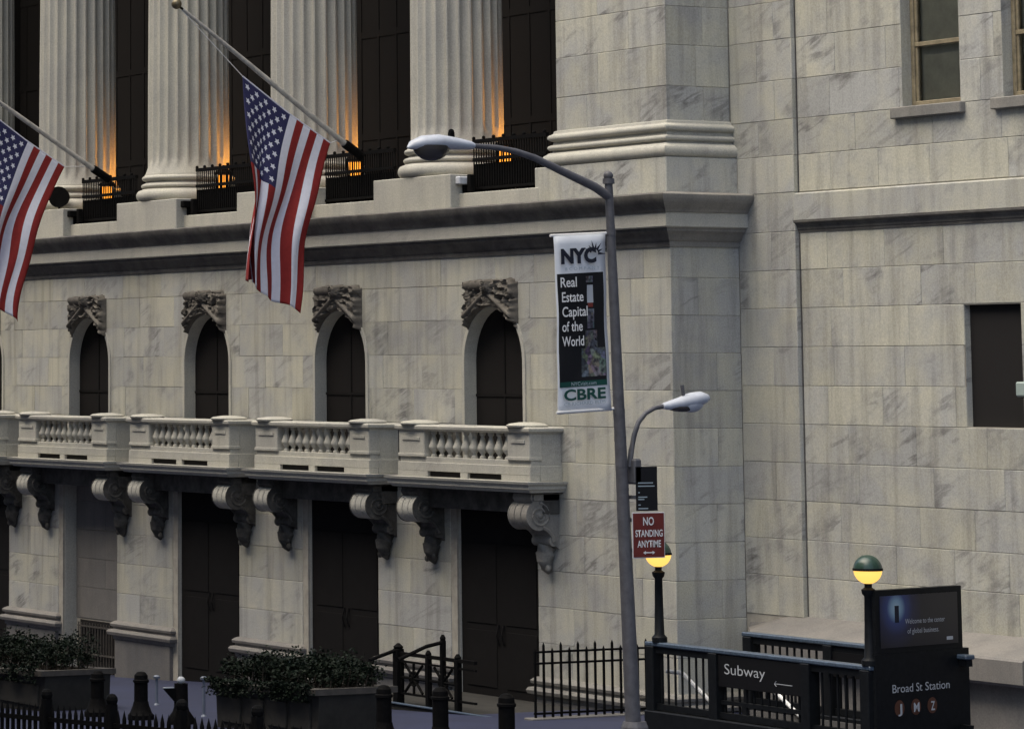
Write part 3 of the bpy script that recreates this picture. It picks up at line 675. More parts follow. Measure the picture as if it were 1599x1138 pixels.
# ---- balconies
def balcony(b, first_bay=True):
    xl, xr, yf = b - 1.88, b + 1.81, -.55
    sl = MB()
    pth = [(xl - .13, 0.02, -1, 0), (xl - .13, yf - .06, -1, -1), (xr + .06, yf - .06, 1, -1), (xr + .06, 0.02, 1, 0)]
    sl.sweep(pth, [(-.4, 3.33), (.0, 3.335), (.02, 3.37), (.05, 3.385), (.055, 3.43), (.09, 3.46), (.10, 3.495), (-.4, 3.505)])
    sl.box(xl - .1, xr, yf, 0.02, 3.335, 3.50)
    B = sl.build('balcony', M['trim'], BLD, smooth=30)
    MB().box(b - 2.30, b - ARCH_R - .075, -.008, .004, 3.51, 4.22).build('shade_dado', M['console_dark'], B); MB().box(b + ARCH_R + .075, b + (1.70 if first_bay else 2.28), -.008, .004, 3.51, 4.22).build('shade_dado', M['console_dark'], B)  # dark panels paint the balustrade's shade onto the wall behind
    MB().box(xl - .06, xr + .02, yf - .02, -.002, 3.318, 3.331).build('shade_soffit', M['console_dark'], B)  # dark plate painting the shade under the slab
    MB().box(xl + .0, xr - .06, -.30, -.002, 3.02, 3.315, .01).build('shade_beam', M['console_dark'], B)  # added beam, darkened to stand for shade and grime below the slab
    # parapet base with two scupper slots
    pl = MB(); zt, z0, z1 = 3.72, 3.505, 3.79
    slots = [(b - 1.03, b - .09), (b + .11, b + 1.05)]
    xs = [xl] + [q for s_ in slots for q in s_] + [xr]
    pl.box(xl - .02, xr + .02, yf - .02, yf + .16, 3.585, zt, .006)
    for i in range(0, len(xs), 2): pl.box(xs[i] - (.02 if i == 0 else 0), xs[i + 1] + (.02 if i == 4 else 0), yf - .018, yf + .15, 3.5, 3.586)
    pl.box(xl, xr, yf + .012, yf + .15, zt - .005, 3.80, .006)
    pl.box(xr - .16, xr + .02, yf + .161, -.002, 3.5, zt, .006); pl.box(xr - .15, xr - .012, yf + .15, -.002, zt - .005, 4.2)
    pl.box(xl - .02, xl + .16, yf + .161, -.002, 3.5, zt, .006); pl.box(xl + .012, xl + .15, yf + .15, -.002, zt - .005, 4.2)
    pl.build('parapet_base', M['trim'], B)
    for sa, sb2 in slots: MB().box(sa - .01, sb2 + .01, yf + .03, yf + .14, 3.506, 3.584).build('drain_slot', M['dark_inside'], B)
    for i, (pa, pb_) in enumerate(((xl, xl + .74), (xr - .60, xr))):
        pd = MB(); pd.box(pa, pb_, yf - .012, yf + .2, 3.795, 4.2, .012)
        pd.box(pa + .12, pb_ - .12, yf - .03, yf - .01, 4.05, 4.1, .004); pd.box(pa - .012, pb_ + .012, yf - .025, yf + .2, 3.80, 3.85, .006)
        pd.build('pedestal', M['trim'], B)
        cxp = (pa + pb_) / 2 - .02; MB().lathe(cxp, yf + .16, [(.30, 4.285), (.31, 4.31), (.27, 4.335), (.12, 4.355), (.02, 4.358)], 24).build('cap_disc', M['trim'], B, smooth=40)
    cp = MB(); cpath = [(xl, 0.0, -1, 0), (xl, yf, -1, -1), (xr, yf, 1, -1), (xr, 0.0, 1, 0)]
    cp.sweep(cpath, [(-.24, 4.19), (.0, 4.19), (.02, 4.205), (.055, 4.225), (.06, 4.265), (.035, 4.285), (-.24, 4.292), (-.24, 4.19)], True)
    cp.build('coping', M['trim'], B, smooth=25)
    x0b, x1b = xl + .76, xr - .62; nb = 10
    prof = [(.05, 3.80), (.05, 3.83), (.028, 3.845), (.032, 3.87), (.080, 3.93), (.083, 3.965), (.055, 4.03), (.036, 4.09), (.028, 4.13), (.045, 4.15), (.05, 4.19)]
    first = None; pit = (x1b - x0b) / nb
    for i in range(nb):
        x = x0b + pit * (i + .5)
        if first is None: first = MB().lathe(x, yf + .09, prof, 14).build('baluster', M['trim'], B, smooth=50)
        else: dup(first, (pit * i, 0, 0), B)
    # scroll consoles
    for ic, xc in enumerate((b - 1.70, b + 1.48)):
        con = MB(); cy, cz, r1 = -.35, 3.0, .20
        poly = [(0.0, 3.316), (-.48, 3.316), (-.50, 3.25)] + [(cy + r1 * math.cos(a), cz + r1 * math.sin(a)) for a in [R(t) for t in range(120, 300, 15)]] + \
               [(-.2, 2.80), (-.15, 2.74), (-.14, 2.70)] + [(-.10 + .075 * math.cos(a), 2.62 + .075 * math.sin(a)) for a in [R(t) for t in range(140, 310, 20)]] + [(0, 2.5)]
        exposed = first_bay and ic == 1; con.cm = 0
        con.prism(poly, 'x', xc - .24, xc + .24)
        con.cm = 1
        # fluted face of the volute: three rolls
        for dx in (-.17, 0.0, .17):
            con.tube([(xc + dx - .075, cy - .015, cz), (xc + dx + .075, cy - .015, cz)], r1 + .012, 20)
        con.cm = 1 if exposed else 0
        for sx in (-1, 1): con.tube([(xc + sx * .232, cy - .015, cz), (xc + sx * .252, cy - .015, cz)], r1 + .02, 20)
        for sx in (-1, 1):          # spiral relief
            sp_ = [(xc + sx * .252, cy + (r1 - .02) * (1 - t / 40) * math.cos(R(-t * 22 + 90)), cz + (r1 - .02) * (1 - t / 40) * math.sin(R(-t * 22 + 90))) for t in range(0, 37)]
            con.tube(sp_, .022, 6); con.ball((xc + sx * .252, cy, cz), .05, 10, 6)
            con.tube([(xc + sx * .245, -.3, 2.83), (xc + sx * .245, -.2, 2.78), (xc + sx * .245, -.13, 2.7), (xc + sx * .245, -.1, 2.62)], [.03, .03, .025, .04], 6)
        # hanging leaf drop
        con.cm = 0
        con.tube([(xc, -.05, 2.52), (xc, -.09, 2.42), (xc, -.10, 2.33), (xc, -.07, 2.22), (xc, -.03, 2.14)], [.16, .15, .12, .085, .02], 9)
        for q in range(7): con.ball((xc + random.uniform(-.13, .13), -.1, 2.22 + .05 * q), (.05, .045, .055), 7, 5)
        con.box(xc - .27, xc + .27, -.46, .02, 3.21, 3.316, .01)
        con.build('scroll_console', [M['console'] if exposed else M['console_dark'], M['trim'] if not exposed else M['console']], B, smooth=40)  # shaded bodies and lit rolls set by colour; exposed console paler
    return B
b0 = balcony(BX(0))
b1 = balcony(BX(1), False)
for k in range(2, NB): dup(b1, (-4.61 * (k - 1), 0, 0), BLD)

# ---- pier pedestals with moulded ledge, doors
led = [(-.03, .30), (.05, .30), (.06, .36), (.13, .38), (.145, .43), (.12, .47), (.06, .48), (.055, .515), (.09, .53), (.10, .57), (.07, .60), (.02, .625), (-.03, .63)]
for k in range(0, NB):
    xa = (BX(k + 1) + DOOR_HW) if k < NB - 1 else XL
    xb = BX(k) - DOOR_HW - .17
    pm = MB().sweep([(xa, .5, -1, 0), (xa, 0, -1, -1), (xb, 0, 1, -1), (xb, .5, 1, 0)], led).build('pier_ledge', M['ledge'], BLD, smooth=30)
    MB().box(xa + .02, xb - .02, -.06, .5, -1.2, .302, .01).build('pier_pedestal', M['granite'], pm)
    MB().box(xb + .01, xb + .10, .15, .5, -1.0, DOOR_T, .008).build('door_jamb', M['bronze' if k != 3 else 'marble'], BLD); MB().box(xb + .10, xb + .175, .05, .5, -1.0, DOOR_T - .004, .004).build('jamb_bead', M['trim'], BLD)
pm = MB().sweep([(BX(0) + DOOR_HW, .5, -1, 0), (BX(0) + DOOR_HW, 0, -1, -1), (XR, 0, 1, -1), (XR, 1.25, 1, 0)], led).build('pier_ledge', M['console'], BLD, smooth=30)
MB().box(BX(0) + DOOR_HW + .02, XR + .06, -.07, 1.2, -1.0, .302, .01).build('pier_pedestal', M['granite'], pm)
def door(b, k):
    d = MB(); d.box(b - DOOR_HW + .006, b + DOOR_HW - .003, .085, .125, -1.0, DOOR_T - .006)
    D = d.build('door', M['bronze'], BLD)
    for sx in (-1, 1):
        for z0, z1 in ((gz(b) + .2, 1.2), (1.3, 2.5)):
            MB().box(b + sx * .55 - .42, b + sx * .55 + .42, .073, .0835, z0, z1, .004).build('panel', M['bronze'], D)
        MB().tube([(b + sx * .07, .07, 1.0), (b + sx * .07, .03, 1.15), (b + sx * .07, .07, 1.3)], .015, 8).build('handle', M['bronze'], D)
    return D
for k in (0, 1, 2, 4): door(BX(k), k)
# the stone-filled bay with a barred basement grille
b = BX(3)
inf = MB().box(b - DOOR_HW - .02, b + DOOR_HW + .02, .30, .8, -1.2, DOOR_T).build('infill_wall', M['joint'], BLD)
for ci in range(0, 6):
    z0, z1 = [(.55, 1.12), (1.12, 1.65), (1.65, 2.18), (2.18, 2.71), (2.71, 3.23), (.55, .56)][ci]
    if z1 - z0 < .1: continue
    for xa, xb in ((b - DOOR_HW + .01, b + .1), (b + .1, b + DOOR_HW - .01)) if ci % 2 else ((b - DOOR_HW + .01, b + DOOR_HW - .01),):
        stone(inf, (xa, xb, z0, z1), .285, .34).data.materials[0] = M['ledge']
gr = MB(); gr.box(b - .95, b + .95, .285, .2995, -.5, .52)
G = gr.build('basement_window', M['dark_inside'], BLD)
br = MB()
for i in range(17): x = b - .92 + .115 * i; br.tube([(x, .24, -.5), (x, .24, .48)], .016, 6)
for z in (-.1, .4): br.box(b - .95, b + .95, .225, .255, z, z + .03)
br.build('bars', M['rim'], G)

# ================================================================== wing building
WING = thing('marble_wing', 'plain marble block wall with sash windows, right of the corner pilaster', 'building', (11, 1.3, 0))
SY, WY = 1.20, 1.27          # pilaster strip plane, wall plane
SX0, SX1, WX1 = 6.9, 8.31, 16.0
wb = MB()
OP = [(10.64, 11.84, 8.64, 11.2), (12.69, 13.89, 8.64, 11.2), (11.78, 12.90, 4.38, 5.97)]   # openings x0 x1 z0 z1
wb.box(SX0, SX1 - .01, SY + .01, 2.3, -.8, 13.0)
xs = sorted(set([SX1 - .01, WX1] + [q for o in OP for q in o[:2]])); zs = sorted(set([-.8, 13.0] + [q for o in OP for q in o[2:]]))
for i in range(len(xs) - 1):
    for j in range(len(zs) - 1):
        xm, zm = (xs[i] + xs[i + 1]) / 2, (zs[j] + zs[j + 1]) / 2
        if any(o[0] < xm < o[1] and o[2] < zm < o[3] for o in OP): continue
        wb.box(xs[i], xs[i + 1], WY + .01, 2.3, zs[j], zs[j + 1])
WB = wb.build('wing_wall', M['joint'], WING)
zw = [1.72, 2.27, 2.78, 3.31, 3.84, 4.37, 4.90, 5.44, 5.98, 6.51, 7.05, 7.60, 8.12, 8.63, 9.19, 9.77, 10.31, 10.85, 11.4]
for ci in range(len(zw) - 1):
    z0, z1 = zw[ci], zw[ci + 1]
    # strip
    js = [SX0 + .1, SX1] if ci % 3 else [SX0 + .1, 7.75, SX1]
    if z0 > 8.1: js = [6.86, 7.9, SX1] if ci % 2 else [6.86, 7.5, SX1]
    for q in range(len(js) - 1): stone(WB, (js[q], js[q + 1], z0, z1), SY, SY + .06)
    stone(WB, (SY, WY + .02, z0, z1), SX1 - .03, SX1, side=1)
    if 7.04 < z0 < 7.59: continue              # belt course
    js = split(SX1 + .022, WX1, 1.35, random.uniform(.35, 1.0))
    zlo, zhi = z0, z1
    for q in range(len(js) - 1):
        segs = [(js[q], js[q + 1])]
        for o in OP:
            if o[2] < z1 - .03 and o[3] > z0 + .03:
                ns = []
                for a, c in segs:
                    if o[1] <= a or o[0] >= c: ns.append((a, c)); continue
                    if a < o[0] - .04: ns.append((a, o[0] + JG))
                    if c > o[1] + .04: ns.append((o[1] - JG, c))
                segs = ns
        for a, c in segs:
            if c - a > .06: stone(WB, (a, c, z0, z1), WY, WY + .06)
MB().sweep([(SX1, WY, 0, -1), (WX1, WY, 0, -1)], [(-.02, 7.205), (.072, 7.205), (.072, 7.565), (.03, 7.585), (-.02, 7.59)]).build('belt_course', M['marble'], WING)
MB().sweep([(SX1, WY, 0, -1), (WX1, WY, 0, -1)], [(-.02, 7.03), (.012, 7.03), (.016, 7.06), (.03, 7.075), (.035, 7.11), (.06, 7.15), (.10, 7.17), (.10, 7.20), (-.02, 7.203)]).build('belt_moulding', M['sooty_shaded'], WING, smooth=30)
MB().box(SX1 + .001, SX1 + .021, WY - .004, WY + .05, 1.7, 7.03).build('open_joint', M['sooty_shaded'], WING)
MB().box(SX1 + .001, SX1 + .018, WY - .004, WY + .05, 7.6, 12.0).build('open_joint', M['sooty_shaded'], WING)
# windows
def sash(x0, x1, z0, z1):
    rv = MB(); t = .03
    rv.box(x0 - .02, x0 + .002, WY + .002, WY + .3, z0, z1); rv.box(x1 - .002, x1 + .02, WY + .002, WY + .3, z0, z1)
    w = rv.build('sash_window', M['marble'], WING)
    fr = MB(); y = WY + .16
    fr.box(x0 + .003, x0 + .07, y, y + .09, z0, z1, .008); fr.box(x1 - .07, x1 - .003, y, y + .09, z0, z1, .008)
    fr.box(x0 + .072, x0 + .115, y + .025, y + .08, z0, z1, .006); fr.box(x1 - .115, x1 - .072, y + .025, y + .08, z0, z1, .006)
    fr.box(x0 + .07, x1 - .07, y, y + .09, z0, z0 + .085, .008); fr.box(x0 + .07, x1 - .07, y + .01, y + .07, 9.46, 9.52, .006)
    fr.build('frame', M['wood'], w)
    for pz0, pz1 in ((z0 + .085, 9.46), (9.52, z1)):
        MB().add([(x0 + .11, y + .05, pz0), (x1 - .11, y + .05, pz0), (x1 - .11, y + .05, pz1), (x0 + .11, y + .05, pz1)], [(0, 1, 2, 3)]).build('pane', M['glass'], w, recalc=False)
    MB().box(x0 + .03, x1 - .03, y + .13, y + .14, z0, z1).build('blind', M['blind'], w)
    MB().box(x0 - .17, x1 + .09, WY - .09, WY + .22, 8.49, 8.642, .012).build('sill', M['console'], w)
    return w
s0 = sash(10.64, 11.84, 8.635, 11.2); dup(s0, (2.05, 0, 0), WING)
# dark louvred opening
v = MB(); v.box(11.76, 12.92, WY + .10, WY + .13, 4.37, 5.98); V = v.build('dark_opening', M['dark_inside'], WING)
MB().box(11.77, 11.785, WY + .01, WY + .1, 4.38, 5.97).build('reveal', M['marble'], V)
# granite water table
bn = MB().sweep([(7.06, WY, 0, -.12), (7.95, WY, 0, -1), (13.6, WY, 0, -1)], [(-.03, .2), (.52, .2), (.52, 1.17), (.70, 1.18), (.75, 1.22), (.75, 1.50), (.72, 1.53), (.03, 1.73), (-.03, 1.74)])
BN = bn.build('water_table', M['ledge'], WING)
MB().box(13.6, WX1, .95, 2.0, -.5, 1.72).build('water_table_end', M['granite'], WING)
# pale housing at the edge of the dark opening
pbx = MB(); pbx.box(13.07, 13.42, WY - .28, WY - .02, 4.78, 4.97, .02); pbx.box(13.17, 13.32, WY - .04, WY + .01, 4.82, 4.93)
PB = thing('wall_lamp_housing', 'pale green box fixed to the wall beside the dark louvred opening', 'wall box', (13.25, WY, 4.78))
pbx.build('housing', M['pale_box'], PB); MB().box(13.13, 13.36, WY - .24, WY - .06, 4.765, 4.779).build('underside', M['iron'], PB)

# ================================================================== the office block across the street (closes the street canyon)
OB = thing('office_block', 'stone office block on the far side of the street, outside the picture', 'building', (-20, -30, 0))
ob = MB(); ob.box(-90, 22, -60, -27.4, -6, 34); ob.box(-90, 22.3, -60, -27.0, 33.2, 34.4); ob.box(-90, 22.2, -60, -27.1, 5.0, 5.6)
OBW = ob.build('wall', M['granite'], OB)
ow = None
for i in range(24):
    for j in range(5):
        x, z = 19 - 4.4 * i, 7.2 + 4.4 * j
        if ow is None: ow = MB().box(x - .9, x + .9, -27.42, -27.38, z, z + 2.7).build('window', M['glass_dark'], OB); wx, wz = x, z
        else: dup(ow, (x - wx, 0, z - wz), OB)

TB = thing('corner_tower', 'tall stone office tower on the far corner, outside the picture', 'building', (55, 25, 0))
MB().box(36, 80, 6, 50, -3, 60).box(35.6, 80, 5.6, 50, 8, 8.8).build('wall', M['granite'], TB)
tw = None
for i in range(9):
    for j in range(11):
        y_, z_ = 9 + 4.4 * i, 4 + 5 * j
        if tw is None: tw = MB().box(35.97, 36.02, y_ - .9, y_ + .9, z_, z_ + 2.7).build('window', M['glass_dark'], TB); wx, wz = y_, z_
        else: dup(tw, (0, y_ - wx, z_ - wz), TB)

# ================================================================== lanterns, uplights, small fixtures on the portico
where = ['beside the corner pilaster', 'between the second and third columns from the pilaster', 'right of the flag at the middle column', 'at the left edge beside the far column']
GL = ['behind the railing next to the big corner pilaster', 'behind the railing right where the complete flag pole is fixed', 'behind the railing left of the complete flag', 'behind the railing where the cut-off flag pole is fixed']
def lantern(k):
    x, y, z = CXC(k) + 1.72, .48, 8.24
    L = thing('lantern', 'lit amber lantern ' + GL[k], 'lantern', (x, y, 7.8), 'lanterns behind the portico railings')
    MB().lathe(x, y, [(.05, 7.78), (.05, 7.84), (.02, 7.87), (.02, z), (.10, z + .02)], 10).build('stand', M['iron'], L)
    MB().lathe(x, y, [(.085, z + .04), (.105, z + .30)], 8).build('lit_panes', M['lantern_lit'], L)
    cg = MB()
    for i in range(8):
        a = 2 * math.pi * i / 8; cg.tube([(x + .117 * math.cos(a), y + .117 * math.sin(a), z + .02), (x + .142 * math.cos(a), y + .142 * math.sin(a), z + .32)], .012, 5)
    cg.lathe(x, y, [(.17, z + .32), (.16, z + .35), (.05, z + .44), (.015, z + .48)], 10)
    cg.build('cage', M['iron'], L)
    ld = bpy.data.lights.new('lantern_light', 'POINT'); ld.energy = 0.8; ld.color = (1, .42, .08); ld.shadow_soft_size = .1
    link(bpy.data.objects.new('lantern_light', ld), L, (x, y, z + .58))
    # floodlight at the foot of the shaft, behind the railing
    fx, fy = CXC(k) + .98, 1.62
    U = thing('floodlight', 'amber floodlight at the column foot ' + GL[k].replace('behind the railing ', ''), 'floodlight', (fx, fy, 7.78), 'floodlights at the column feet')
    MB().box(fx - .09, fx + .09, fy - .07, fy + .07, 7.79, 7.9, .01).build('foot', M['iron'], U)
    MB().lathe(fx, fy, [(.05, 7.90), (.1, 7.98), (.11, 8.1)], 12).build('housing', M['iron'], U)
    MB().lathe(fx, fy, [(.095, 8.1), (.09, 8.104)], 12).build('lens', M['lantern_lit'], U)
    ld = bpy.data.lights.new('floodlight_lamp', 'SPOT'); ld.energy = 290; ld.color = (1, .40, .06); ld.spot_size = R(70); ld.spot_blend = .8; ld.shadow_soft_size = .05
    lo = link(bpy.data.objects.new('floodlight_lamp', ld), U, (fx, fy, 8.13))
    lo.rotation_euler = Vector((.38, .22, -1)).to_track_quat('-Z', 'Y').to_euler() if False else (Vector((CXC(k) + .60, 1.18, 9.5)) - Vector((fx, fy, 8.13))).to_track_quat('-Z', 'Y').to_euler()
for k in range(4): lantern(k)
def camera_box(k, lab):
    x = CXC(k) + 1.27
    S = thing('security_camera', lab, 'camera', (x, .0, 7.84), 'small cameras on the parapet')
    MB().box(x - .03, x + .03, .0, .06, 7.84, 8.0).build('post', M['iron'], S)
    MB().box(x - .05, x + .07, -.12, .1, 7.98, 8.1, .015).build('body', M['lamp_white' if k == 0 else 'iron'], S)
    MB().box(x + .1, x + .2, .0, .09, 7.845, 8.13, .01).build('junction_box', M['iron'], S)
camera_box(0, 'small grey camera beside the pedestal of the column nearest the pilaster')
camera_box(2, 'small dark camera on the parapet left of the complete flag')
camera_box(3, 'small dark camera on the parapet right of the cut-off flag')
SL = thing('round_spotlight', 'round black spotlight beside the cut-off flag in front of a column base', 'spotlight', (-12.57, -.1, 7.84))
MB().tube([(-12.57, -.1, 7.84), (-12.57, -.1, 8.25)], .025, 8).build('stand', M['iron'], SL)
MB().tube([(-12.66, 0.02, 8.37), (-12.60, -.04, 8.37), (-12.50, -.14, 8.37), (-12.48, -.16, 8.37)], [.12, .17, .20, .20], 20).build('housing', M['iron'], SL, smooth=40)

# ================================================================== flags
def flag_set(bx, base, tip, A, B, Lf, bot, seed, plabel, flabel):
    rnd = random.Random(seed)
    P = thing('flag_pole', plabel, 'flag pole', (bx, base[0], base[1]), 'flag poles leaning out from the portico')
    b_, t_ = Vector((bx, *base)), Vector((bx, *tip))
    MB().tube([b_, b_.lerp(t_, .5), t_], [.05, .043, .028], 12).build('pole', M['pole'], P, smooth=40)
    MB().tube([b_ - Vector((0, -.1, .05)), b_ + (t_ - b_).normalized() * .28], .075, 10).build('socket', M['iron'], P)
    d = (t_ - b_).normalized(); MB().ball(t_ + d * .14, .085, 14, 10).build('ball', M['ball'], P, smooth=60)
    MB().tube([t_ - d * .05, t_ + d * .1], .02, 8).build('spindle', M['iron'], P)
    rp = Vector((bx, *A)); hal = MB(); hal.tube([t_ + Vector((0, 0, -.03)), rp], .008, 5); hal.tube([Vector((bx, *B)), b_ + d * .45 + Vector((0, 0, -.05))], .008, 5)
    hal.build('halyard', M['white_paint'], P)
    nu, nv = 13 * 5, 64; vs = []; uvs = []
    def smooth_(t): return t * t * (3 - 2 * t)
    for j in range(nv + 1):
        v = j / nv; g = 1 - (1 - v) ** 1.7
        for i in range(nu + 1):
            u = i / nu
            ty, tz = A[0] + (B[0] - A[0]) * u, A[1] + (B[1] - A[1]) * u
            tz -= .03 * math.sin(math.pi * u)
            for q in range(len(bot) - 1):
                if bot[q][0] <= u <= bot[q + 1][0]:
                    w = (u - bot[q][0]) / (bot[q + 1][0] - bot[q][0]); by = bot[q][1] + (bot[q + 1][1] - bot[q][1]) * w; bz = bot[q][2] + (bot[q + 1][2] - bot[q][2]) * w
            y = ty + (by - ty) * g; z = tz + (bz - tz) * v
            s_ = smooth_(min(1, v * 1.5))
            x = bx + s_ * (.13 * math.sin(2 * math.pi * (u * 2.1 + .12 + .25 * v)) + .05 * math.sin(2 * math.pi * (u * 4.7 + .4 * v + seed)) * v)
            x += .03 * math.sin(2 * math.pi * (u * 3 + v * 1.3)) * s_
            x += .16 * smooth_(max(0, 1 - u / .4)) * s_ * math.sin(2.6 * v + .6) * 1.3
            y += .035 * math.sin(2 * math.pi * (v * 1.6 + u * .6 + seed * .3)) * s_
            z += .02 * math.sin(2 * math.pi * (u * 2.3 + .2)) * s_
            vs.append((x, y, z)); uvs.append((u, v))
    fs = []; mi = []
    for j in range(nv):
        for i in range(nu):
            fs.append((j * (nu + 1) + i, j * (nu + 1) + i + 1, (j + 1) * (nu + 1) + i + 1, (j + 1) * (nu + 1) + i))
            st = i // 5; can = st < 7 and j < nv * .41
            mi.append(2 if can else (0 if st % 2 == 0 else 1))
    me = bpy.data.meshes.new('flag'); me.from_pydata(vs, [], fs)
    for m in ('flag_red', 'flag_white', 'canton'): me.materials.append(M[m])
    me.polygons.foreach_set('material_index', mi); me.polygons.foreach_set('use_smooth', [True] * len(fs))
    ul = me.uv_layers.new(name='UVMap')
    jc = math.ceil(nv * .41) / nv
    for li, lp in enumerate(me.loops):
        u, v = uvs[lp.vertex_index]; ul.data[li].uv = (u * 13 / 7, v / jc)
    Fl = thing('flag', flabel, 'flag', (bx, *A), 'flags on the portico poles')
    o = link(bpy.data.objects.new('cloth', me), Fl)
    so = o.modifiers.new('thick', 'SOLIDIFY'); so.thickness = .006
    hb = MB(); hb.tube([(bx, A[0], A[1]), (bx, (A[0] + B[0]) / 2, (A[1] + B[1]) / 2 - .03), (bx, B[0], B[1])], .013, 6); hb.build('hoist_band', M['flag_white'], Fl)
flag_set(-1.857, (.1, 8.64), (-3.12, 10.87), (-2.03, 9.83), (-.40, 8.80), 3.4,
         [(0, -2.00, 6.50), (.22, -1.80, 6.60), (.42, -1.93, 6.42), (.6, -1.62, 6.32), (1.0, -1.03, 6.03)], 1.0,
         'grey flag pole with its ball tip in view, over the middle columns', 'american flag hanging complete in view in front of the middle columns')
flag_set(-11.06, (.1, 8.69), (-3.2, 10.7), (-2.36, 9.88), (-.73, 8.86), 3.4,
         [(0, -2.75, 6.45), (.25, -2.55, 6.55), (.5, -2.38, 6.45), (.7, -2.12, 6.3), (1.0, -1.70, 6.00)], 2.3,
         'grey flag pole cut off by the left picture edge', 'american flag cut off by the left picture edge')

# ================================================================== street lamp with banner and signs
LX = 15.85
SLP = thing('street_lamp', 'grey tapered street lamp pole with a long and a short arm', 'street lamp', (LX, -6.87, gz(LX)))
def poley(z): return -6.89 - .035 * (z - 0.7)
pm = MB(); zz = [gz(LX) - .02, .9, 2.5, 4.4, 6.0, 7.2]; rr = [.095, .088, .078, .066, .055, .045]
pm.tube([(LX, poley(z), z) for z in zz], rr, 12); pm.build('pole', M['galv'], SLP, smooth=50)
MB().lathe(LX, poley(.7), [(.21, gz(LX) - .02), (.21, gz(LX) + .12), (.17, gz(LX) + .2), (.15, gz(LX) + .5), (.125, gz(LX) + .56)], 16).build('base', M['galv'], SLP)
MB().tube([(LX, poley(7.2), 7.18), (LX, poley(7.2), 7.24)], [.066, .066], 12).ball((LX, poley(7.28), 7.27), .055, 12, 8).build('finial', M['galv'], SLP, smooth=50)
MB().tube([(LX, -7.12, 7.04), (LX, -7.30, 7.14), (LX, -7.8, 7.33), (LX, -8.1, 7.445), (LX, -8.35, 7.51), (LX, -8.6, 7.545), (LX, -9.0, 7.56)], [.052, .05, .043, .038, .034, .031, .028], 10).build('long_arm', M['galv'], SLP, smooth=50)
def cobra(pts_c, rad, flat, name):
    mb = MB(); mb.tube(pts_c, rad, 16, sx=flat); return mb.build(name, M['lamp_white'], SLP, smooth=45)
hd = cobra([(LX, -8.90, 7.555), (LX, -8.95, 7.56), (LX, -9.15, 7.575), (LX, -9.35, 7.585), (LX, -9.55, 7.57), (LX, -9.68, 7.54), (LX, -9.74, 7.51)], [.035, .05, .07, .085, .08, .05, .012], 1.5, 'lamp_head')
MB().ball((LX, -9.44, 7.545), (.13, .23, .17), 18, 10, -1, 0.0).build('lens', M['lamp_lens'], hd, smooth=60)
MB().box(LX - .03, LX + .03, -9.21, -9.15, 7.62, 7.70, .008).ball((LX, -9.18, 7.70), .035, 8, 5).build('photocell', M['iron'], hd)
MB().tube([(LX, -6.905, 4.05), (LX, -6.87, 4.24), (LX, -6.83, 4.40), (LX, -6.77, 4.54), (LX, -6.67, 4.64), (LX, -6.55, 4.695), (LX, -6.42, 4.715)], [.032, .032, .03, .028, .026, .025, .025], 10).build('short_arm', M['galv'], SLP, smooth=50)
hd2 = cobra([(LX, -6.44, 4.715), (LX, -6.38, 4.72), (LX, -6.22, 4.745), (LX, -6.05, 4.78), (LX, -5.92, 4.80), (LX, -5.84, 4.80), (LX, -5.80, 4.79)], [.03, .045, .065, .085, .08, .05, .015], 1.35, 'lamp_head')
MB().ball((LX, -6.06, 4.745), (.10, .17, .10), 16, 8, -1, 0.1).build('lens', M['lamp_white'], hd2, smooth=60)
MB().ball((LX, -6.17, 4.70), (.08, .2, .05), 14, 8, -1, 0.2).build('shield', M['lamp_lens'], hd2, smooth=60)
MB().tube([(LX, -6.15, 4.80), (LX, -6.17, 4.95)], [.02, .022], 8).build('photocell', M['galv'], hd2)
for z in (6.64, 4.66, 4.36, 4.08, 3.5, 3.12): MB().tube([(LX, poley(z), z - .03), (LX, poley(z), z + .03)], .09 - .005 * z, 12).build('clamp_band', M['galv'], SLP)
MB().box(LX - .07, LX + .1, -7.02 + .12, -6.80, 3.86, 4.14, .02).build('control_box', M['galv'], SLP)
# banner in the plane x = LX, slightly skewed with the leaning pole
BT = thing('street_banner', 'tall black and white advertising banner hung from the street lamp', 'banner', (LX, -7.5, 4.6))
def bp(s, t, off=0.0):
    """s 0..1 away-from-street to right, t 0..1 down the banner"""
    y0, z0, y1, z1 = -7.865, 6.585, -7.175, 6.625
    yy = y0 + (y1 - y0) * s + .038 * t; z_ = z0 + (z1 - z0) * s - 1.955 * t
    return Vector((LX + .02 * math.sin(3 * s + 4 * t) + .006 * math.sin(9 * s + 17 * t) + off, yy, z_))
def bpatch(s0, s1, t0, t1, off, mat, name, n=6, m=10):
    mb = MB(); vs = []; 
    for j in range(m + 1):
        for i in range(n + 1): vs.append(bp(s0 + (s1 - s0) * i / n, t0 + (t1 - t0) * j / m, off))
    mb.add(vs, [(j * (n + 1) + i, j * (n + 1) + i + 1, (j + 1) * (n + 1) + i + 1, (j + 1) * (n + 1) + i) for j in range(m) for i in range(n)])
    return mb.build(name, mat, BT, smooth=60)
cb = bpatch(0, 1, 0, 1, 0, M['white'], 'cloth', 8, 20); sm = cb.modifiers.new('thick', 'SOLIDIFY'); sm.thickness = .006; sm.offset = -1
bpatch(.03, .945, .215, .852, .004, M['black_print'], 'black_panel', 8, 16)
bpatch(.03, .945, .822, .852, .007, M['green_ink'], 'green_strip')
for z_, y_ in ((6.60, 0), (4.66, .05)):
    MB().tube([(LX - .012, poley(z_), z_ + .035), (LX - .012, -7.90 + y_, z_ - .01)], .016, 8).build('arm', M['white_paint'], BT)
RV, UV = Vector((0, .998, .058)), Vector((0, -.02, 1))
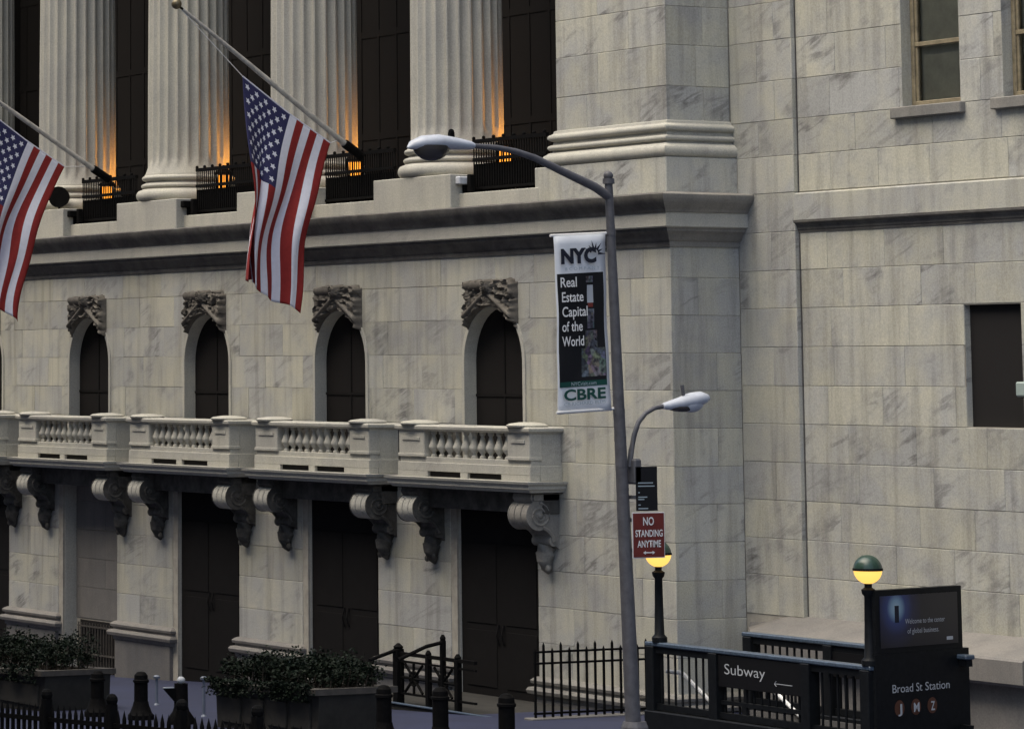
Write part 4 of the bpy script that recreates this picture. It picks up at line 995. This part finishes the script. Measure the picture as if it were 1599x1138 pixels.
def bt(body, s, t, size, mat, **k): return text(body, mat, BT, bp(s, t, .03) , RV, UV, size, **k)
bt('NYC', .09, .155, .215, M['ink'], bold=.055, width=.47)
for i in range(7):
    a = R(160 - i * 27); c = bp(.74, .107, .032); d = Vector((0, math.cos(a), math.sin(a))); pr = Vector((0, -d.z, d.y)); l0, l1 = .045, (.12 if i % 2 else .15)
    MB().add([c + d * l0 + pr * .016, c + d * l1, c + d * l0 - pr * .016], [(0, 1, 2)]).build('logo_ray', M['ink'], BT)
bt('& C O M P A N Y', .16, .198, .052, M['grey_ink'], width=.46)
for i, wd in enumerate(('Real', 'Estate', 'Capital', 'of the', 'World')):
    bt(wd, .075 if i else .065, .29 + .083 * i, .155, M['white_paint'], bold=.012, width=(.215, .285, .335, .27, .29)[i])
for (s0, s1, t0, t1, mk) in ((.585, .73, .235, .27, 'grey_ink'), (.61, .73, .285, .385, 'pale_text'), (.62, .72, .385, .41, 'red_sign'), (.60, .74, .42, .53, 'grey_ink')):
    bpatch(s0, s1, t0, t1, .007, M['collage'] if mk == 'grey_ink' else M[mk], 'skyline_picture')
bpatch(.56, .80, .54, .70, .006, M['collage'], 'skyline_picture'); bpatch(.48, .93, .64, .80, .0065, M['collage'], 'skyline_picture')
bt('NYCvisit.com', .25, .846, .058, M['grey_ink'], width=.33)
bt('CBRE', .10, .925, .165, M['green_ink'], bold=.03, width=.555)
bt('CB RICHARD ELLIS', .10, .955, .05, M['grey_ink'], width=.55)
# parking sign, information sign
def plate(y0, y1, z0, z1, mat, T, xo=.06, nm='plate'):
    return MB().box(LX + xo - .004, LX + xo, y0, y1, z0, z1, .002).build(nm, mat, T)
PS = thing('parking_sign', 'red NO STANDING ANYTIME sign with an arrow on the street lamp', 'sign', (LX, -6.8, 3.06))
plate(-6.945, -6.53, 3.065, 3.545, M['red_sign'], PS, .115)
plate(-6.955, -6.52, 3.055, 3.555, M['white_paint'], PS, .110, 'border')
MB().box(LX - .02, LX + .106, -6.93, -6.86, 3.45, 3.49).box(LX - .02, LX + .106, -6.93, -6.86, 3.12, 3.16).build('bracket', M['galv'], PS)
YV, ZV = (0, 1, 0), (0, 0, 1)
text('NO', M['white_paint'], PS, (LX + .118, -6.815, 3.415), YV, ZV, .125, width=.145, bold=.02)
text('STANDING', M['white_paint'], PS, (LX + .118, -6.92, 3.29), YV, ZV, .105, width=.365, bold=.02)
text('ANYTIME', M['white_paint'], PS, (LX + .118, -6.895, 3.175), YV, ZV, .105, width=.315, bold=.02)
ar = MB(); c = (-6.74, 3.115)
ar.box(LX + .117, LX + .120, c[0] - .06, c[0] + .06, c[1] - .006, c[1] + .006)
for s_ in (-1, 1): ar.add([(LX + .119, c[0] + s_ * .08, c[1]), (LX + .119, c[0] + s_ * .045, c[1] + .02), (LX + .119, c[0] + s_ * .045, c[1] - .02)], [(0, 1, 2)])
ar.build('arrow', M['white_paint'], PS)
IS = thing('information_sign', 'narrow black sign with small white print above the red sign', 'sign', (LX, -6.75, 3.57))
plate(-6.89, -6.60, 3.57, 4.055, M['black_print'], IS, .10)
MB().box(LX - .02, LX + .096, -6.92, -6.86, 3.7, 3.74).build('bracket', M['galv'], IS)
for z, w_ in ((3.87, .20), (3.835, .22), (3.765, .02), (3.715, .12), (3.69, .08), (3.63, .03), (3.59, .13)):
    MB().box(LX + .1, LX + .102, -6.86, -6.86 + w_, z, z + .012).build('print_line', M['grey_ink'], IS)

# ================================================================== subway entrance
SUB = thing('subway_entrance', 'dark iron subway stair entrance with Subway lettering and two globe lamps', 'subway entrance', (12.2, -1.7, gz(12)))
YF, YR, X0, X1, ZT = -2.5, -.88, 10.0, 14.40, 1.61
def iron_side(y, x0, x1, zt, posts, skip=None, nm='railing', base=True):
    g0 = min(gz(x0), gz(x1)) - .1
    if base: MB().box(x0 - .12, x1 + .1, y - .1, y + .1, g0, .76, .015).build('iron_kerb', M['subpaint'], SUB)
    tp = MB().box(x0 - .12, x1 + .1, y - .075, y + .075, zt - .035, zt + .02, .012).build('top_rail', M['railtop'], SUB)
    rl = MB(); rl.box(x0 - .1, x1 + .08, y - .045, y + .045, zt - .12, zt - .037); rl.box(x0 - .1, x1 + .08, y - .04, y + .04, .77, .85)
    for px in posts: rl.box(px - .085, px + .085, y - .09, y + .09, .74, zt - .034, .01)
    rl.build('frame', M['subpaint'], SUB)
    n = int((x1 - x0) / .15)
    first = None
    for i in range(1, n):
        x = x0 + (x1 - x0) * i / n
        if any(abs(x - p_) < .11 for p_ in posts): continue
        if first is None: first = MB().box(x - .016, x + .016, y - .008, y + .008, .852, zt - .122).build('baluster', M['subpaint'], SUB); fx = x
        else: dup(first, (x - fx, 0, 0), SUB)
    return tp
iron_side(YF, X0, X1, ZT, [X0, 11.36, 13.25, X1])
iron_side(YR, X0 - .1, X1 - .2, 1.67, [X0 - .1, 11.6, 13.0])
fr = MB().box(X0 + 1.62, X0 + 3.0, YR - .06, YR - .02, 1.25, 1.56).build('rear_sign_board', M['subpaint_flat'], SUB)
sb_ = MB().box(11.46, 13.16, YF - .06, YF - .028, 1.17, 1.565, .006).build('sign_board', M['subpaint_flat'], SUB)
text('Subway', M['pale_text'], sb_, (11.60, YF - .063, 1.335), (1, 0, 0), ZV, .185, width=.84, bold=-.004)
aw = MB(); aw.box(12.62, 12.98, YF - .063, YF - .0605, 1.285, 1.293)
for s_ in (-1, 1): aw.tube([(12.62, YF - .062, 1.289), (12.66, YF - .062, 1.289 + s_ * .03)], .004, 4)
aw.build('arrow', M['pale_text'], sb_)
MB().box(11.46, 13.16, YF - .03, YF + .03, .95, 1.0).build('lower_rail', M['subpaint'], SUB)
# stairs and well
well = MB(); well.box(10.0, 14.3, YF + .1, YF + .12, -3, .7); well.box(10.0, 14.3, YR - .12, YR - .1, -3, .7); well.box(14.15, 14.2, YF + .1, YR - .1, -3, .7)
well.build('well_walls', M['granite'], SUB)
for i in range(12):
    MB().box(10.06 + .3 * i, 10.42 + .3 * i, YF + .125, YR - .125, -3, gz(10) - .02 - .17 * (i + 1), .01).build('step', M['granite'], SUB)
for (y, z0) in ((YF + .16, 1.25), (YR - .14, 1.08)):
    MB().tube([(10.05, y, z0), (10.38, y, z0), (11.15, y, z0 - .40), (13.6, y, z0 - 1.75)], .028, 8).build('handrail', M['steel'], SUB, smooth=40)
def globe(x, y, left):
    p = MB(); p.lathe(x, y, [(.10, ZT + .02), (.10, ZT + .08), (.065, ZT + .12), (.055, ZT + .5), (.05, 2.44), (.075, 2.47), (.085, 2.52), (.045, 2.545), (.045, 2.6)], 14)
    P = p.build('lamp_post', M['subpaint'], SUB, smooth=40)
    MB().ball((x, y, 2.755), .17, 22, 10, -.97, 0.0).build('lit_globe', M['globe_lit'], P, smooth=60)
    MB().ball((x, y, 2.757), .172, 22, 10, 0.0, 1.0).build('green_cap', M['green_glass'], P, smooth=60)
    MB().lathe(x, y, [(.178, 2.742), (.182, 2.757), (.178, 2.772)], 22).build('band', M['bronze'], P, smooth=40)
globe(10.12, YF, True); globe(X1 + .02, YF, False)
# end panel with poster and station sign (turned towards the corner)
an = R(14); ER = Vector((-math.sin(an), math.cos(an), 0)); EN = Vector((math.cos(an), math.sin(an), 0)); E0 = Vector((X1 + .06, YF, 0)); EL = 1.70
def epanel(s0, s1, z0, z1, d0, d1, mat, name, parent=SUB):
    mb = MB(); vs = []
    for d in (d0, d1):
        for (s_, z) in ((s0, z0), (s1, z0), (s1, z1), (s0, z1)): q = E0 + ER * s_ + EN * d; vs.append((q.x, q.y, z))
    mb.add(vs, [(0, 1, 2, 3), (4, 5, 6, 7), (0, 1, 5, 4), (1, 2, 6, 5), (2, 3, 7, 6), (3, 0, 4, 7)]); return mb.build(name, mat, parent)
pc = E0 + ER * .40 + EN * .09
EB = epanel(-.02, EL + .12, .45, 1.76, -.08, .06, M['subpaint'], 'station_sign')
EP = epanel(0, EL, 1.762, 2.51, -.06, .06, M['subpaint'], 'poster_case')
epanel(.09, EL - .09, 1.83, 2.44, .06, .066, poster_mat((pc.x, pc.y, 2.29), .5), 'poster', EP)
epanel(.37, .45, 2.12, 2.32, .066, .068, M['ink'], 'poster_doorway', EP)
def et(body, s, z, size, mat, par, **k):
    q = E0 + ER * s + EN * .072; return text(body, mat, par, (q.x, q.y, z), ER, ZV, size, **k)
et('Welcome to the center', .56, 2.10, .085, M['pale_text'], EP, width=.78); et('of global business.', .60, 1.985, .085, M['pale_text'], EP, width=.62); epanel(1.38, 1.5, 1.875, 1.915, .066, .069, M['pale_text'], 'print_mark', EP)
et('Broad', .28, 1.30, .14, M['pale_text'], EB, width=.40); et('St', .74, 1.30, .14, M['pale_text'], EB, width=.12); et('Station', .92, 1.30, .14, M['pale_text'], EB, width=.48)
for i, ch in enumerate('JMZ'):
    q = E0 + ER * (.42 + .32 * i) + EN * .064; c_ = MB(); vs = [(q.x + ER.x * .095 * math.cos(a), q.y + ER.y * .095 * math.cos(a), 1.115 + .095 * math.sin(a)) for a in [R(t * 15) for t in range(24)]]
    c_.add(vs, [tuple(range(24))]); c_.build('line_disc', M['brown_disc'], EB)
    et(ch, .42 + .32 * i - (.055 if ch == 'M' else .04), 1.06, .15, M['pale_text'], EB, width=.11 if ch == 'M' else .08, bold=.02)

# ================================================================== railings on the sidewalk
FE = thing('spiked_fence', 'black iron picket fence with spiked tops between the doorway and the subway stairs', 'fence', (6.55, -1.1, gz(6.5)))
n = 15
first = None
for i in range(n):
    y = -2.08 + 2.0 * i / (n - 1); hgt = 1.385 if i % 2 else 1.31
    key = i % 2
    mb = MB(); mb.box(6.535, 6.565, y - .013, y + .013, .36, hgt - .05); mb.add([(6.535, y - .013, hgt - .05), (6.565, y - .013, hgt - .05), (6.565, y + .013, hgt - .05), (6.535, y + .013, hgt - .05), (6.55, y, hgt)], [(0, 1, 4), (1, 2, 4), (2, 3, 4), (3, 0, 4)])
    mb.build('picket', M['iron'], FE)
for z in (.40, 1.08, 1.235): MB().box(6.53, 6.57, -2.1, -.06, z, z + .028).build('rail', M['iron'], FE)
MB().box(6.44, 6.66, -2.2, -.06, .15, .36, .01).build('stone_kerb', M['ledge'], FE)

ST = thing('stoop', 'low dark stone stoop in front of the doorway nearest the subway', 'steps', (4.0, -1.2, gz(4)))
MB().box(1.2, 6.2, -2.1, -.1, -.1, .26, .02).build('platform', M['planter'], ST)
MB().box(1.2, 6.2, -2.13, -2.06, .262, .285, .005).build('nosing', M['railtop'], ST)
RA = thing('stoop_railing', 'black iron railing with starburst panels on the stoop', 'railing', (3.6, -2.0, .26))
ry = -2.0
for x, zt, w_ in ((2.78, 1.05, .13), (3.62, 1.0, .08), (4.02, 1.25, .075), (4.42, 1.0, .09)):
    MB().box(x - w_ / 2, x + w_ / 2, ry - w_ / 2, ry + w_ / 2, .26, zt, .01).lathe(x, ry, [(w_ * .5, zt), (w_ * .6, zt + .03), (.02, zt + .08)], 8).build('post', M['iron'], RA)
MB().box(2.8, 4.9, ry - .025, ry + .025, .96, 1.01).build('top_rail', M['iron'], RA)
MB().box(2.8, 4.9, ry - .02, ry + .02, .86, .89).build('rail', M['iron'], RA)
MB().box(2.8, 4.9, ry - .02, ry + .02, .40, .43).build('rail', M['iron'], RA)
for xa, xb in ((2.86, 3.56), (3.66, 4.38)):
    st = MB(); xm, zm = (xa + xb) / 2, .645
    for i in range(8):
        a = R(i * 45); st.tube([(xm, ry, zm), (xm + .40 * math.cos(a) * (1 if i % 2 == 0 else .85), ry, zm + .22 * math.sin(a) * (1 if i % 2 == 0 else 1.3))], .022, 5)
    st.tube([(xm + .12 * math.cos(R(t * 20)), ry, zm + .1 * math.sin(R(t * 20))) for t in range(19)], .018, 5)
    for xx in (xa, xb): st.box(xx - .02, xx + .02, ry - .015, ry + .015, .42, .87)
    st.build('starburst_panel', M['iron'], RA)
MB().tube([(4.02, ry, 1.22), (4.02, ry - .28, 1.17), (4.02, ry - .75, 1.0)], .028, 8).build('handrail', M['iron'], RA)
MB().tube([(2.78, ry, 1.04), (2.78, ry - .5, .90)], .028, 8).build('handrail', M['iron'], RA)

# ---- bollards
def bollard(x, y, h, label, num=None):
    z = gz(x)
    Bo = thing('bollard', label, 'bollard', (x, y, z), 'bollards along the sidewalk')
    MB().lathe(x, y, [(.19, z - .02), (.19, z + .07), (.16, z + .1), (.12, z + .2), (.105, z + .26)], 18).build('base', M['iron'], Bo, smooth=35)
    MB().lathe(x, y, [(.10, z + .26), (.098, z + h - .16), (.115, z + h - .15), (.115, z + h - .12), (.10, z + h - .11), (.095, z + h - .05), (.06, z + h - .01), (.02, z + h)], 18).build('shaft', M['iron'], Bo, smooth=35)
    return Bo
bollard(1.05, -6.1, .66, 'black bollard at the right end of the left planter')
bollard(2.35, -6.05, .68, 'black bollard standing alone on the open paving between the two planters')
b3 = thing('numbered_post', 'black post with a pale ball top and the number 2', 'post', (3.75, -6.14, gz(3.75)))
z = gz(3.75); x, y = 3.75, -6.14
MB().lathe(x, y, [(.19, z - .02), (.19, z + .08), (.12, z + .18), (.10, z + .24), (.095, z + .56)], 16).build('shaft', M['iron'], b3, smooth=35)
MB().ball((x, y, z + .60), (.06, .06, .055), 14, 8).build('ball_top', M['pale_text'], b3, smooth=60)
MB().prism([(y - .28, z + .5), (y - .06, z + .5), (y - .06, z + .27)], 'x', x - .02, x + .02).build('fin', M['iron'], b3)
MB().box(x - .02, x + .02, y - .28, y - .12, z + .50, z + .515).build('fin_edge', M['pale_text'], b3)
text('2', M['pale_text'], b3, (x + .115, y - .03, z + .17), YV, ZV, .14)
bollard(9.35, -6.2, .72, 'black bollard at the right end of the right planter')
bollard(10.7, -6.2, .74, 'black bollard in front of the stoop railing')
bollard(12.35, -6.3, .72, 'black bollard in front of the dark doorway nearest the subway')
for x, y, h, lb in ((-1.1, -4.0, .40, 'short pale post behind the bollard on the open paving'), (2.3, -5.0, .52, 'thin pale post right of the post numbered 2')):
    S = thing('stanchion', lb, 'post', (x, y, gz(x)), 'thin pale posts')
    MB().lathe(x, y, [(.05, gz(x)), (.022, gz(x) + .03), (.022, gz(x) + h)], 10).build('shaft', M['blue_post'], S)
    MB().lathe(x, y, [(.05, gz(x) + h), (.055, gz(x) + h + .03), (.03, gz(x) + h + .05)], 10).build('cap', M['blue_post'], S)

# ---- planters with shrubs
def planter(x0, x1, y0, y1, label, slabel, seed, htop, ext):
    rnd = random.Random(seed); z = gz(x0); zt = gz((x0 + x1) / 2) + .60
    Pn = thing('planter', label, 'planter', ((x0 + x1) / 2, (y0 + y1) / 2, z), 'stone planters on the sidewalk')
    bd = MB(); n = 0
    sl = lambda x: gz(x)
    vs = []
    for (xx, yy) in ((x0, y0), (x1, y0), (x1, y1), (x0, y1)): vs += [(xx, yy, sl(xx) - .03), (xx + (.05 if xx == x0 else -.05) * -1, yy, sl(xx) + .52)]
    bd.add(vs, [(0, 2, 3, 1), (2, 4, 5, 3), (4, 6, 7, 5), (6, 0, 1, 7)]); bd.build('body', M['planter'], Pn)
    for i in range(4):
        pa, pb_ = x0 + .1 + (x1 - x0 - .2) * i / 4, x0 + .1 + (x1 - x0 - .2) * (i + 1) / 4
        MB().box(pa + .06, pb_ - .06, y0 - .03, y0 + .01, sl(pb_) + .06, sl(pa) + .44, .012).build('panel', M['planter'], Pn)
    rm = MB(); th = .16
    def rimbox(xa, xb, ya, yb): rm.add([(xx, yy, sl(xx) + zz) for xx in (xa, xb) for yy in (ya, yb) for zz in (.52, .60)], [(0, 1, 3, 2), (4, 6, 7, 5), (0, 4, 5, 1), (2, 3, 7, 6), (0, 2, 6, 4), (1, 5, 7, 3)])
    rimbox(x0 - .08, x1 + .08, y0 - .08, y0 + th); rimbox(x0 - .08, x1 + .08, y1 - th, y1 + .08); rimbox(x0 - .08, x0 + th, y0 + th, y1 - th); rimbox(x1 - th, x1 + .08, y0 + th, y1 - th)
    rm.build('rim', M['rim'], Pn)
    so = MB(); so.add([(x0 + .1, y0 + .1, sl(x0) + .55), (x1 - .1, y0 + .1, sl(x1) + .55), (x1 - .1, y1 - .1, sl(x1) + .55), (x0 + .1, y1 - .1, sl(x0) + .55)], [(0, 1, 2, 3)]); so.build('soil', M['soil'], Pn)
    Sh = thing('shrub', slabel, 'shrub', ((x0 + x1) / 2, (y0 + y1) / 2, zt), 'shrubs in the planters')
    stm = MB(); lf = MB()
    clumps = []
    for i in range(int(ext)):
        cx, cy = rnd.uniform(x0 + .05, x1 - .05), rnd.uniform(y0 + .05, y1 - .1)
        hh_ = htop(((cx - x0) / (x1 - x0))) * rnd.uniform(.55, 1.05); cz = sl(cx) + .6 + hh_ * rnd.uniform(.35, 1)
        clumps.append((cx, cy, cz)); stm.tube([(cx + rnd.uniform(-.1, .1), cy + rnd.uniform(-.1, .1), sl(cx) + .5), (cx, cy, cz)], [.012, .005], 5)
    for (cx, cy, cz) in clumps:
        rad = rnd.uniform(.10, .2)
        for q in range(60):
            d = Vector((rnd.gauss(0, 1), rnd.gauss(0, 1), rnd.gauss(0, .8))).normalized() * rad * rnd.random() ** .5
            p = Vector((cx, cy, cz)) + d
            a = Vector((rnd.gauss(0, 1), rnd.gauss(0, 1), rnd.gauss(0, .6))).normalized(); b_ = a.cross(Vector((rnd.gauss(0, 1), rnd.gauss(0, 1), rnd.gauss(0, 1)))).normalized()
            L_, w_ = rnd.uniform(.035, .065), rnd.uniform(.014, .024)
            lf.add([p, p + a * L_ * .5 + b_ * w_, p + a * L_, p + a * L_ * .5 - b_ * w_], [(0, 1, 2, 3)])
    for i in range(int(ext * .35)):       # trailing sprigs over the front rim
        cx = rnd.uniform(x0, x1); z_ = sl(cx) + .62
        for q in range(40):
            p = Vector((cx + rnd.gauss(0, .08), y0 - .1 - rnd.random() * .06, z_ - rnd.random() ** 2 * .22 + .05))
            a = Vector((rnd.gauss(0, 1), rnd.gauss(0, 1), rnd.gauss(-.4, .6))).normalized(); b_ = a.cross(Vector((rnd.gauss(0, 1), rnd.gauss(0, 1), rnd.gauss(0, 1)))).normalized()
            lf.add([p, p + a * .025 + b_ * .016, p + a * .05, p + a * .025 - b_ * .016], [(0, 1, 2, 3)])
    stm.build('stems', M['stem'], Sh)
    o = lf.build('foliage', M['leaf'], Sh, recalc=False); o['kind'] = 'stuff'
planter(-7.0, -.75, -6.1, -5.0, 'rough stone planter at the bottom left corner', 'dark leafy shrubs filling the planter at the bottom left corner', 3, lambda t: .55 - .12 * t, 230)
planter(4.75, 7.5, -6.1, -5.0, 'rough stone planter between the numbered post and the stoop', 'dark leafy shrubs spilling over the planter left of the stoop', 5, lambda t: .30 + .1 * math.sin(3 * t), 150)

# ---- low security fence in the foreground
SF = thing('security_fence', 'low black spiked fence along the bottom left edge', 'fence', (9, -12, gz(9)))
fy = -12.0; fx0, fx1 = 7.5, 17.4
def fpost(x):
    z = gz(x); MB().box(x - .05, x + .05, fy - .05, fy + .05, z, z + .86, .01).ball((x, fy, z + .9), .07, 8, 6).build('post', M['iron'], SF)
n = 66; pk = None
for i in range(n + 1):
    x = fx0 + (fx1 - fx0) * i / n; z = gz(x)
    if i % 11 == 5: fpost(x); continue
    if pk is None:
        mb = MB(); mb.box(x - .028, x + .028, fy - .012, fy + .012, z + .02, z + .70)
        mb.add([(x - .028, fy - .012, z + .70), (x + .028, fy - .012, z + .70), (x + .028, fy + .012, z + .70), (x - .028, fy + .012, z + .70), (x, fy, z + .80)], [(0, 1, 4), (1, 2, 4), (2, 3, 4), (3, 0, 4)])
        pk = mb.build('picket', M['iron'], SF); px0 = x
    else: dup(pk, (x - px0, 0, .042 * (x - px0)), SF)
for dz in (.08, .40, .60):
    MB().add([(xx, fy + yy, gz(xx) + dz + zz) for xx in (fx0, fx1) for yy in (-.02, .02) for zz in (0, .05)], [(0, 1, 3, 2), (4, 6, 7, 5), (0, 4, 5, 1), (2, 3, 7, 6), (0, 2, 6, 4), (1, 5, 7, 3)]).build('rail', M['iron'], SF)
